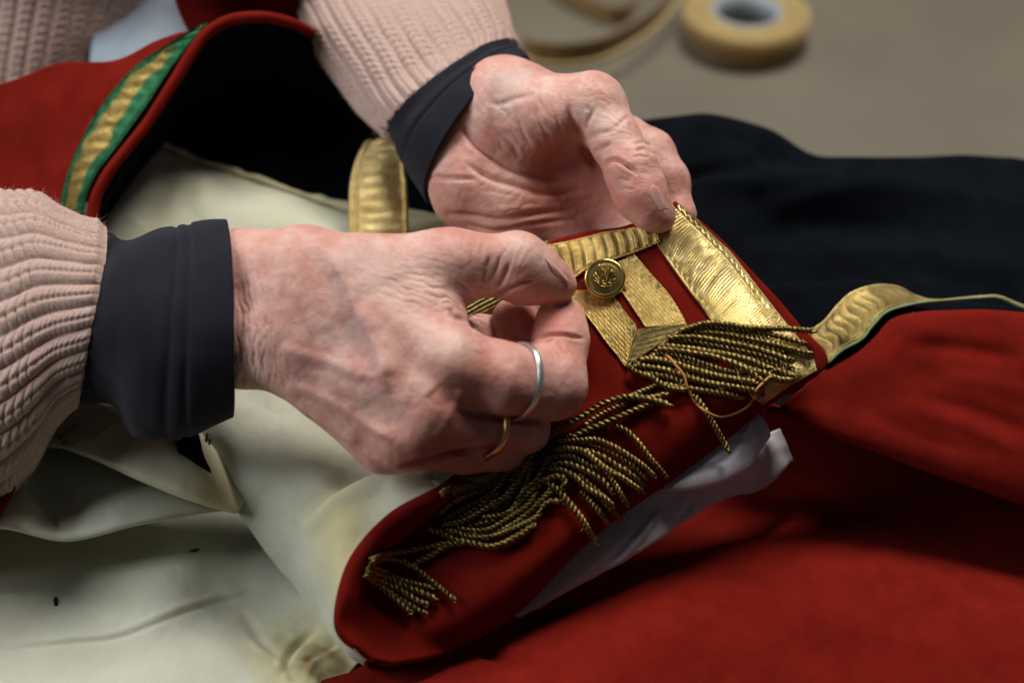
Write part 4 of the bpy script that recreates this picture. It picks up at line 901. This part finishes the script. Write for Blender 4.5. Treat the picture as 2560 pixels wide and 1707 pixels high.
PA = D((1440, 745, 0)); EA = D((1575, 905, 0)) - PA; EA /= np.linalg.norm(EA); EB = np.cross(EA, FWD); EB /= np.linalg.norm(EB)
def planar(f):
    return lambda U, V, u, v, P: f((P - PA) @ EA, (P - PA) @ EB, u, v, P)
def lfine(U, V, u, v, P):
    dg = (U * .8 + V) / (20 * S); fr = dg - np.floor(dg); inn = np.clip((v - .14) / .04, 0, 1) * np.clip((.86 - v) / .04, 0, 1)
    b = np.cos(U / (3.9 * S)); bb = np.clip(b, -.3, 1) * (gauss(v - .095, .035) + gauss(v - .905, .035))
    grain = noise(P, 1500, 2) * 1.3
    return (inn * (1.3 * gauss(fr - .5, .13) + .45 * grain + .45 * np.sin(V / (1.3 * S))) + 1.8 * bb + 2.2 * (gauss(v - .02, .025) + gauss(v - .98, .025)) * (.8 + .3 * np.cos(U / (1.8 * S))) + fbm(P, 160, 3, 2) * 1.5) * S
def lace(name, rows, off, mat, disp, nu, nv, label, n=16, low=None): return sheet(name, drape([ST], rows, off, n), mat, strap, nu, nv, .0006, disp, label=label, low=low)
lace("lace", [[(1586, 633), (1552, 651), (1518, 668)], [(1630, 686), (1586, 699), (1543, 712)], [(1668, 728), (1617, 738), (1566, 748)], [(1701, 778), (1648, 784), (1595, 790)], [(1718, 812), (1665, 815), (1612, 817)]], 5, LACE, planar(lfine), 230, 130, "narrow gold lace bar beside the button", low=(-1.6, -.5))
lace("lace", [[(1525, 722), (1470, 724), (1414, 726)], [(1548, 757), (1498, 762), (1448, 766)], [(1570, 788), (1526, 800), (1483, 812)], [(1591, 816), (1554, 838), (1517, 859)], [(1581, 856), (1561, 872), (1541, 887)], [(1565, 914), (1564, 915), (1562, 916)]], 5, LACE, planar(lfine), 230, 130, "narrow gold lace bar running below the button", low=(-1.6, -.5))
lace("lace", [[(1720, 812), (1650, 816), (1592, 822)], [(1672, 846), (1630, 842), (1586, 848)], [(1620, 880), (1598, 876), (1576, 880)], [(1567, 915), (1565, 915), (1563, 916)]], 10, LACEDARK, planar(ldiag(13 * S, 2.2, -.5, 3, 1)), 120, 100, "dull folded corner of lace above the fringe")
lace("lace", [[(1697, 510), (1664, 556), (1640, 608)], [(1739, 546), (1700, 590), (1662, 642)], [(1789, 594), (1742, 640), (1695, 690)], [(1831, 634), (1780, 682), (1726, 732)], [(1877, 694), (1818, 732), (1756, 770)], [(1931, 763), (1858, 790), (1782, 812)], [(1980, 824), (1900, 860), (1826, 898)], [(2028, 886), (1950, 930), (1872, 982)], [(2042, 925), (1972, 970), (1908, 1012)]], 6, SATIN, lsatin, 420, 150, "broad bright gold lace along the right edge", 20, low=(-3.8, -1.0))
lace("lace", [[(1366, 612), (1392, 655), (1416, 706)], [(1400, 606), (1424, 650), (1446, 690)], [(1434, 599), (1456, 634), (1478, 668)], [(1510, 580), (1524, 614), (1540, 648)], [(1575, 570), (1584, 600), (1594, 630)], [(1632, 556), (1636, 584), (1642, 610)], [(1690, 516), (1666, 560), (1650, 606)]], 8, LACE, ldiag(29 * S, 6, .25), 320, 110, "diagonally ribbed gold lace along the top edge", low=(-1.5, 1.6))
lace("lace", [[(1368, 602), (1384, 622), (1402, 648)], [(1346, 618), (1372, 650), (1398, 690)], [(1352, 640), (1376, 670), (1404, 704)]], 15, LACE, ldiag(12 * S, 2, .1, 3), 70, 70, "turned-under end of the top lace by the thumb")
sheet("lace", [[(1120, 738, -40), (1200, 736, -35), (1296, 744, -25)], [(1120, 780, -50), (1195, 772, -40), (1292, 749, -26)], [(1120, 840, -60), (1190, 808, -50), (1288, 755, -30)]], LACEDARK, strap, 60, 120, .0006, ldiag(12 * S, 2, .6, 4), label="end of lace seen in the gap between thumb and forefinger")
sheet("lace", drape([ST], [[(1118, 1195), (1200, 1170), (1330, 1080)], [(1130, 1220), (1210, 1200), (1345, 1100)], [(1150, 1240), (1225, 1222), (1360, 1118)]], 7, 14), LACEDARK, strap, 60, 90, .0008, ldiag(9 * S, 2, .2, 3), label="dark heading of the fringe under the hand")

bh = hit([ST], 1513, 698) + 12; bc = D((1513, 698, bh))
n1 = D((1533, 698, hit([ST], 1560, 698) + 12)) ; bx = D((1573, 698, hit([ST], 1573, 698))) - D((1453, 698, hit([ST], 1453, 698))); by = D((1513, 640, hit([ST], 1513, 640))) - D((1513, 760, hit([ST], 1513, 760)))
bn = np.cross(bx, by); bn /= np.linalg.norm(bn); bn = bn * .75 - FWD * .25; bn /= np.linalg.norm(bn)
bx = bx - bn * (bx @ bn); bx /= np.linalg.norm(bx); by = np.cross(bn, bx); BR = 52 * S
prof = [(0, .17), (.2, .168), (.42, .16), (.62, .142), (.74, .122), (.78, .112), (.82, .122), (.88, .130), (.94, .115), (.99, .06), (1.0, .0), (.97, -.06), (.88, -.1), (.5, -.13), (0, -.13)]
pr = arc(np.array([(a, b, 0) for a, b in prof], float), np.linspace(0, 1, 60)); n = 64
V = np.concatenate([bc + BR * (p[0] * (np.cos(np.linspace(0, 2 * np.pi, n, endpoint=False))[:, None] * bx + np.sin(np.linspace(0, 2 * np.pi, n, endpoint=False))[:, None] * by) + (p[1] + .12) * bn) for p in pr])
button = link("button", V, grid_faces(60, n, True), BRASS, coat, label="domed brass button struck with a crowned bird")
def relief(lines, r, mat, name):
    parts = []
    for pts, k in lines:
        a = arc(np.array([(x, y, 0) for x, y in pts], float), np.linspace(0, 1, max(5, 4 * len(pts)))); dome = np.interp(np.hypot(a[:, 0], a[:, 1]), [p[0] for p in prof[:6]], [p[1] for p in prof[:6]])
        P = bc + BR * (a[:, :1] * bx + a[:, 1:2] * by + (dome + .12)[:, None] * bn); tt = np.linspace(-1, 1, len(P))
        v, f, _ = tube(P, BR * r * k * (1.05 - .6 * np.abs(tt) ** 3), 6, ret=True); parts.append((v, f))
    V, F = join(parts); return link(name, V, F, mat, button)
relief([([(-.3, .42), (-.05, .37), (.22, .46)], 1), ([(-.3, .5), (-.05, .45), (.22, .53)], .8)] + [([(-.27 + .1 * k, .50 - .012 * abs(k - 2)), (-.31 + .115 * k, .66 + .02 * (k == 2))], 1.1) for k in range(6)] +
       [([(-.02, .28), (-.1, .2), (-.12, .05), (-.18, -.1), (-.08, -.2), (.08, -.16), (.1, -.05), (.02, .08), (.04, .2), (-.02, .28)], 1.1), ([(-.1, .28), (.0, .33), (.1, .28)], 1.2),
        ([(-.2, -.08), (-.34, .0), (-.42, .14), (-.46, .28)], 1.5), ([(-.22, -.14), (-.38, -.1), (-.5, .02), (-.54, .18)], 1.1), ([(-.24, -.2), (-.42, -.2), (-.58, -.12)], 1),
        ([(.1, .05), (.22, .18), (.3, .33), (.38, .34)], 1.5), ([(.12, -.02), (.28, .1), (.42, .28), (.46, .2)], 1.2), ([(.14, -.1), (.32, -.02), (.5, .16), (.54, .04)], 1.0), ([(.14, -.16), (.34, -.14), (.54, -.06)], 1),
        ([(-.5, -.3), (-.35, -.24), (-.25, -.34), (-.1, -.28), (.05, -.36), (.2, -.27), (.35, -.33), (.48, -.22)], 1.3), ([(-.4, -.4), (-.2, -.42), (0, -.46), (.2, -.43), (.36, -.38)], 1.1),
        ([(-.1, -.2), (-.14, -.32)], .9), ([(.05, -.18), (.08, -.32)], .9), ([(.18, -.2), (.3, -.27)], .9)], .036, BRASSDARK, "crowned_bird")

# ---------------------------------------------------------------- bullion fringe
def cord(path, layer=0.0, r=8.0, loop=True, trees=None, ease=0):
    trees = trees or [ST]; r *= 1.10 * random.uniform(.86, 1.12)
    q = arc(np.array(path, float)[:, :2], np.linspace(0, 1, 40)); H = []
    for x, y in q:
        h = hit(trees, x, y); H.append(np.nan if h is None else h)
    H = np.array(H); ok = ~np.isnan(H)
    H = np.interp(np.arange(40), np.arange(40)[ok], H[ok]) if ok.any() else np.zeros(40)
    for _ in range(12): H[1:-1] = (H[:-2] + 2 * H[1:-1] + H[2:]) / 4
    lay = layer if np.isscalar(layer) else np.interp(np.linspace(0, 1, 40), np.linspace(0, 1, len(layer)), layer)
    P = D(np.stack([q[:, 0], q[:, 1], H + r + 1 + lay], -1)); L = np.linalg.norm(np.diff(P, axis=0), axis=1).sum()
    pitch = 25 * S * random.uniform(.85, 1.2); n = max(12, int(L / pitch * 9)); C = arc(P, np.linspace(0, 1, n))
    C = C + np.stack([noise(C, 120, 1), noise(C, 120, 2), noise(C, 120, 3)], -1) * 1.6 * S
    _, _, (T, Ns, Bs) = tube(C, 1.0, 3, ret=True); s = np.linspace(0, L, n); ph0 = random.uniform(0, 6.28); parts = []
    for k in range(2):
        a = 2 * np.pi * s / pitch + ph0 + k * np.pi
        st = C + r * .50 * S * (np.cos(a)[:, None] * Ns + np.sin(a)[:, None] * Bs); v, f, _ = tube(st, r * .54 * S, 6, ret=True); parts.append((v, f))
    if loop:
        e = C[-1]; t = T[-1]; w_ = np.cross(t, FWD); w_ /= np.linalg.norm(w_); w_ = w_ * math.cos(.5 * ph0) + np.cross(t, w_) * math.sin(.5 * ph0)
        a = np.linspace(0, 2 * np.pi, 14); R = r * .72 * S
        lp = e + t * R * .6 + R * (np.cos(a)[:, None] * -t + np.sin(a)[:, None] * w_ * .8); v, f, _ = tube(lp, r * .42 * S, 6, ret=True); parts.append((v, f))
    V, F = join(parts); return link("bullion_cord", V, F, CORD, strap)
def z3(l): return [(1540 + x / 4.055, 780 + y / 4.055) for x, y in l]
def z4(l): return [(1280 + x / 5.227, 940 + y / 5.227) for x, y in l]
def z5(l): return [(1040 + x / 4.523, 1080 + y / 4.523) for x, y in l]
def z6(l): return [(880 + x / 5.227, 1300 + y / 5.227) for x, y in l]
for pts, lay in [
    ([(650, 190), (900, 118), (1100, 122), (1300, 155), (1500, 168), (1750, 168), (1990, 190)], 22), ([(600, 220), (760, 160), (1050, 160), (1250, 185), (1500, 215), (1700, 262), (1900, 315)], 14), ([(560, 240), (800, 208), (1050, 218), (1300, 262), (1500, 305), (1750, 372), (1960, 425)], 10),
    ([(1000, 190), (1200, 232), (1450, 262), (1650, 330), (1850, 418), (1950, 448)], 4), ([(520, 265), (700, 250), (900, 268), (1150, 315), (1400, 365), (1600, 432), (1760, 490)], 14), ([(480, 300), (700, 285), (950, 330), (1200, 382), (1450, 435), (1650, 505), (1770, 570)], 8),
    ([(440, 335), (600, 350), (850, 385), (1100, 432), (1350, 492), (1550, 575)], 16), ([(430, 370), (600, 385), (800, 415), (1000, 455), (1200, 530), (1350, 602), (1470, 700)], 22), ([(420, 420), (570, 430), (750, 472), (900, 530), (1050, 582), (1250, 630)], 10),
    ([(240, 490), (350, 475), (550, 505), (750, 575), (950, 635), (1150, 675), (1400, 715)], 14), ([(200, 530), (330, 560), (500, 585), (700, 655), (900, 712), (1100, 745), (1430, 800)], 12), ([(130, 540), (200, 605), (350, 655), (450, 720), (550, 770), (700, 785)], 14),
    ([(500, 730), (600, 755), (750, 775), (900, 795), (1100, 825), (1250, 862)], 4), ([(1150, 500), (1350, 590), (1500, 622), (1650, 682), (1760, 690)], 18), ([(1300, 560), (1480, 590), (1650, 600), (1760, 650)], 4), ([(1350, 690), (1450, 740), (1480, 810)], 2),
    ([(350, 440), (600, 470), (900, 560), (1200, 640), (1420, 680)], 2), ([(500, 330), (800, 370), (1100, 410), (1500, 500), (1700, 600)], 0), ([(620, 240), (900, 240), (1300, 300), (1700, 420)], 0), ([(180, 520), (400, 545), (650, 610), (900, 680)], 0), ([(300, 620), (450, 640), (650, 700), (680, 760)], 4)]:
    cord(z3(pts), lay, 8.2)
cord(z3([(790, 830), (880, 960), (960, 1090), (1040, 1230), (1130, 1390)]), [0, 0, 0, 10, 18])
for pts, lay in [
    ([(700, 640), (900, 530), (1150, 380), (1400, 290), (1600, 280), (1850, 320), (2050, 375)], 14), ([(950, 640), (1060, 560), (1250, 455), (1450, 370), (1600, 250), (1750, 180), (1900, 120)], [4, 4, 4, 4, 0, 0]), ([(780, 790), (1000, 690), (1250, 590), (1500, 490), (1700, 410), (1800, 370)], 8),
    ([(1550, 260), (1750, 285), (1900, 265), (1990, 235)], 10), ([(1340, 640), (1500, 720), (1650, 870), (1800, 1060), (1920, 1200), (2010, 1310)], 2), ([(600, 850), (900, 830), (1100, 830), (1300, 910), (1500, 1020), (1700, 1160), (1850, 1300)], 10), ([(650, 870), (850, 850), (1050, 890), (1250, 980), (1450, 1080), (1620, 1200), (1740, 1330)], 4),
    ([(560, 950), (800, 950), (980, 1000), (1090, 1100), (1200, 1190), (1320, 1270)], 16), ([(900, 960), (1050, 990), (1200, 1060), (1350, 1160), (1500, 1250), (1700, 1400)], 2), ([(500, 1060), (750, 1040), (900, 1090), (1050, 1180), (1200, 1210), (1400, 1310), (1690, 1500)], 8), ([(480, 1160), (700, 1140), (900, 1200), (1050, 1280), (1200, 1380), (1310, 1510)], 10),
    ([(1100, 1090), (1200, 1190), (1270, 1290), (1340, 1410), (1420, 1540), (1500, 1680)], 16), ([(460, 1220), (620, 1220), (800, 1300), (950, 1440), (1050, 1500), (1200, 1590), (1330, 1700)], 12), ([(650, 800), (900, 740), (1200, 640)], 0), ([(880, 1280), (1000, 1400), (1150, 1530), (1300, 1680)], 2)]:
    cord(z4(pts), lay, 8.0)
for pts, lay in [
    ([(1420, 530), (1600, 650), (1750, 820), (1850, 950), (1950, 1110), (2040, 1250)], [8, 8, 8, 8, 14]), ([(1870, 660), (1950, 750), (2050, 870), (2160, 1010)], 0), ([(1400, 560), (1530, 510), (1620, 500), (1680, 540), (1675, 600)], 14), ([(2050, 700), (2180, 850), (2310, 980)], 0),
    ([(290, 700), (330, 660), (400, 640)], 10), ([(260, 920), (400, 800), (550, 720), (660, 685)], 10), ([(400, 930), (600, 830), (800, 730), (950, 600), (1050, 420)], 6), ([(300, 1040), (500, 1010), (700, 920), (900, 790), (1050, 680), (1180, 500), (1300, 270), (1450, 60)], 20), ([(860, 860), (950, 780), (1100, 660), (1200, 480), (1330, 220), (1420, 110), (1600, 0)], 12),
    ([(1080, 880), (1200, 700), (1260, 560), (1290, 430), (1310, 370)], 10), ([(1150, 760), (1250, 640), (1350, 560), (1430, 430), (1490, 310)], 16), ([(740, 960), (950, 940), (1100, 860), (1250, 720), (1370, 620)], 10), ([(480, 1080), (750, 1110), (900, 1060), (1100, 930), (1250, 830), (1350, 720)], 16), ([(640, 1150), (850, 1110), (1000, 1090), (1200, 960), (1400, 780), (1530, 660)], 6),
    ([(1400, 850), (1520, 780), (1640, 790)], 2), ([(330, 1100), (550, 1150), (750, 1190), (950, 1150), (1150, 1060), (1350, 960), (1395, 900)], 10), ([(140, 1080), (300, 1140), (450, 1210), (600, 1240), (800, 1290), (950, 1270), (1150, 1170), (1310, 1060)], 12), ([(380, 1110), (500, 1130), (600, 1180), (780, 1190)], 18),
    ([(350, 950), (500, 900), (700, 830), (900, 690)], 0), ([(700, 1000), (900, 900), (1050, 760), (1150, 600)], 0), ([(300, 990), (450, 970), (650, 900), (850, 760)], 4), ([(600, 1060), (850, 1010), (1050, 900), (1200, 780)], 0), ([(1080, 560), (1180, 380), (1260, 200), (1330, 80)], 4), ([(1180, 620), (1280, 440), (1370, 240), (1500, 100)], 0)]:
    cord(z5(pts), lay, 8.0)
for pts, lay in [
    ([(260, 520), (400, 460), (600, 420), (900, 360), (1200, 310), (1450, 305)], [20, 12, 10, 10]), ([(800, 570), (1000, 470), (1200, 360), (1350, 300)], 4), ([(250, 560), (420, 510), (560, 515), (700, 560), (900, 680), (1100, 840), (1330, 1030)], [16, 14, 8, 4, 4]), ([(230, 590), (400, 660), (600, 760), (800, 820), (1030, 880)], [20, 14, 10, 6]), ([(210, 650), (450, 750), (650, 850), (850, 920), (1080, 1020)], [18, 12, 8, 4]),
    ([(190, 690), (400, 820), (600, 900), (800, 1020), (940, 1090)], [20, 16, 12, 10]), ([(180, 730), (350, 860), (500, 980), (650, 1110), (740, 1190)], [22, 18, 14, 10]), ([(215, 730), (450, 900), (650, 1040), (800, 1130), (940, 1215)], [14, 10, 6, 2]), ([(260, 620), (500, 740), (700, 800), (850, 850)], 2)]:
    cord(z6(pts), lay, 7.6)

for o in list(coat.children):
    if o.name.split(".")[0] in ("shoulder_strap", "front_panel", "lower_panel"):
        fuzz("wool_nap", o, 14000, .0007, .00004, RED, 11); fuzz("lint", o, 26, .0035, .00007, PALETH, 12)
    if o.name == "lining": fuzz("lint", o, 40, .003, .00006, BLACKTH, 13)
rng = random.Random(4); parts = []; cl = [o for o in strap.children if o.name.startswith("bullion_cord")]
for k in range(16):
    o = rng.choice(cl); me = o.data; v = np.array(me.vertices[rng.randrange(len(me.vertices) // 2, len(me.vertices))].co[:]) + org(strap)
    d = np.array([rng.gauss(0, 1) for _ in range(3)]); d -= FWD * 1.0; d /= np.linalg.norm(d); e = np.array([rng.gauss(0, 1) for _ in range(3)]) * .6
    L = rng.uniform(12, 30) * S; t = np.linspace(0, 1, 9)[:, None]; f_ = np.sin(t * rng.uniform(3, 9)) * np.cross(d, FWD) * .18
    vv, ff, _ = tube(v + L * (t * d + t ** 2 * e + f_ * t) - np.array([0, 0, 1]) * L * t ** 2 * .5, .85 * S, 4, ret=True); parts.append((vv, ff))
V, F = join(parts); link("frayed_wire", V, F, CORD, strap)["kind"] = "stuff"
# ---------------------------------------------------------------- needle, thread, things on the table
nh = hit([ST], 1450, 705)
a = D((1404, 741, nh + 26)); b = D((1512, 668, nh + 12)); t = np.linspace(0, 1, 30)
v1, f1, _ = tube(a + (b - a) * t[:, None], 3.0 * S * np.clip((1 - t) * 3.0, .12, 1), 10, ret=True)
e = np.linspace(0, 2 * np.pi, 24); ax = (b - a) / np.linalg.norm(b - a); sd = np.cross(ax, FWD); sd /= np.linalg.norm(sd)
v2, f2, _ = tube(a + ax * (16 * S) + 16 * S * np.cos(e)[:, None] * ax + 5.5 * S * np.sin(e)[:, None] * sd, 1.9 * S, 8, ret=True)
V, F = join([(v1, f1), (v2, f2)]); tag(link("sewing_needle", V, F, STEEL), "thin dark sewing needle pinched between thumb and forefinger, lying along the gold lace", "needle")
th = z3([(310, 365), (400, 385), (530, 450), (600, 530), (690, 640), (720, 750), (800, 900), (900, 1000), (1040, 1060), (1180, 1040), (1330, 960), (1400, 860), (1430, 780), (1540, 670), (1580, 650)])
fr = [bvh(o) for o in strap.children if o.name.startswith("bullion_cord")]
lh = []
for x, y in th: lh.append(max([hh for hh in (hit([tr], x, y) for tr in fr + [ST]) if hh is not None] + [0]))
P = arc(D(np.array([(x, y, h + 6) for (x, y), h in zip(th, lh)])), np.linspace(0, 1, 160))
tag(tube(P, 3.1 * S, 8, THREAD, "sewing_thread"), "loose orange sewing thread curling over the bullion fringe", "thread")
P = arc(D(np.array([(1775, 905, 62), (1800, 908, 66), (1835, 916, 62)])), np.linspace(0, 1, 12)); tag(tube(P, 2.6 * S, 6, THREAD, "thread_end"), "short orange thread end caught between the upper fringe cords", "thread")

def lathe(prof, c, n=72):
    pr = np.array(prof, float); a = np.linspace(0, 2 * np.pi, n, endpoint=False)
    V = np.stack([c[0] + pr[:, :1] * np.cos(a), c[1] + pr[:, :1] * np.sin(a), c[2] + np.repeat(pr[:, 1:2], n, 1)], -1).reshape(-1, 3)
    m = len(pr); i = np.arange(m)[:, None]; j = np.arange(n)[None, :]
    F = np.stack([i * n + j, i * n + (j + 1) % n, ((i + 1) % m) * n + (j + 1) % n, ((i + 1) % m) * n + j], -1).reshape(-1, 4); return V, F[:, ::-1]
HT = .019; top_c = D(zp(1868, 26, HT * 1000)); tt = (top_c - CAM) @ FWD; RR = 158 * S * tt / FOC
c = np.array([top_c[0], top_c[1], 0.0])
roll = empty("braid_roll", c, "roll of ochre braid standing on the grey table", "roll of braid")
ri = RR * .56; V, F = lathe([(ri, .001), (RR, .001), (RR * 1.005, HT * .5), (RR, HT - .0006)] + [(RR - .0006, HT - .0002)] , c)
link("wound_braid", *lathe([(ri, .0008), (RR, .0008), (RR * 1.006, HT * .5), (RR, HT - .0008), (ri, HT - .0008)], c), BRAID, roll)
rg = []
for k in range(13):
    r0 = ri + (RR - ri) * (k + .5) / 13; hw = (RR - ri) / 13 * .5
    rg.append(lathe([(r0 - hw, HT - .0012), (r0 - hw * .5, HT + .0002 * math.sin(k * 5.1)), (r0 + hw * .5, HT + .0002 * math.sin(k * 5.1)), (r0 + hw, HT - .0012)], c, 60))
V, F = join([(v, f.tolist()) for v, f in rg]); link("wound_edges", V, F, BRAIDTOP, roll)
link("core", *lathe([(ri * .90, .0008), (ri, .0008), (ri, HT + .0004), (ri * .90, HT + .0004)], c), CORE, roll)
def upright(path, h0, h1, name, mat, parent, thick=.0014):
    A = np.stack([D(zp(x, y, h0)) for x, y in path]); B = A.copy(); B[:, 2] = h1 / 1000
    return sheet(name, [A, (A + B) / 2, B], mat, parent, 10, 90, thick, world=True)
upright([(1306, 146), (1345, 160), (1420, 164), (1510, 148), (1600, 100), (1662, 50), (1712, -20), (1760, -120)], 1, 15, "loose_tail", BRAID, roll)
upright([(1310, 146 - 2), (1345, 158), (1420, 162), (1510, 146), (1600, 98), (1661, 48), (1710, -20)], 15.0, 16.0, "tail_edge", BRAIDTOP, roll)
upright([(1380, -10), (1450, 30), (1530, 62), (1580, 40), (1610, -20)], 1, 12, "loose_tail", BRAID, roll)
pc = sheet("pale_cloth", [[(250, -120, -1250), (380, -120, -1200), (480, -60, -1250), (560, 30, -1320)], [(240, 20, -1000), (360, 20, -980), (460, 40, -1010), (530, 90, -1080)], [(220, 160, -800), (340, 160, -800), (440, 160, -820), (520, 160, -860)]], BLUEC, None, 30, 40, .002, soft(20, 20, 30))
tag(pc, "pale blue cloth glimpsed between the jumper and the coat collar", "cloth")
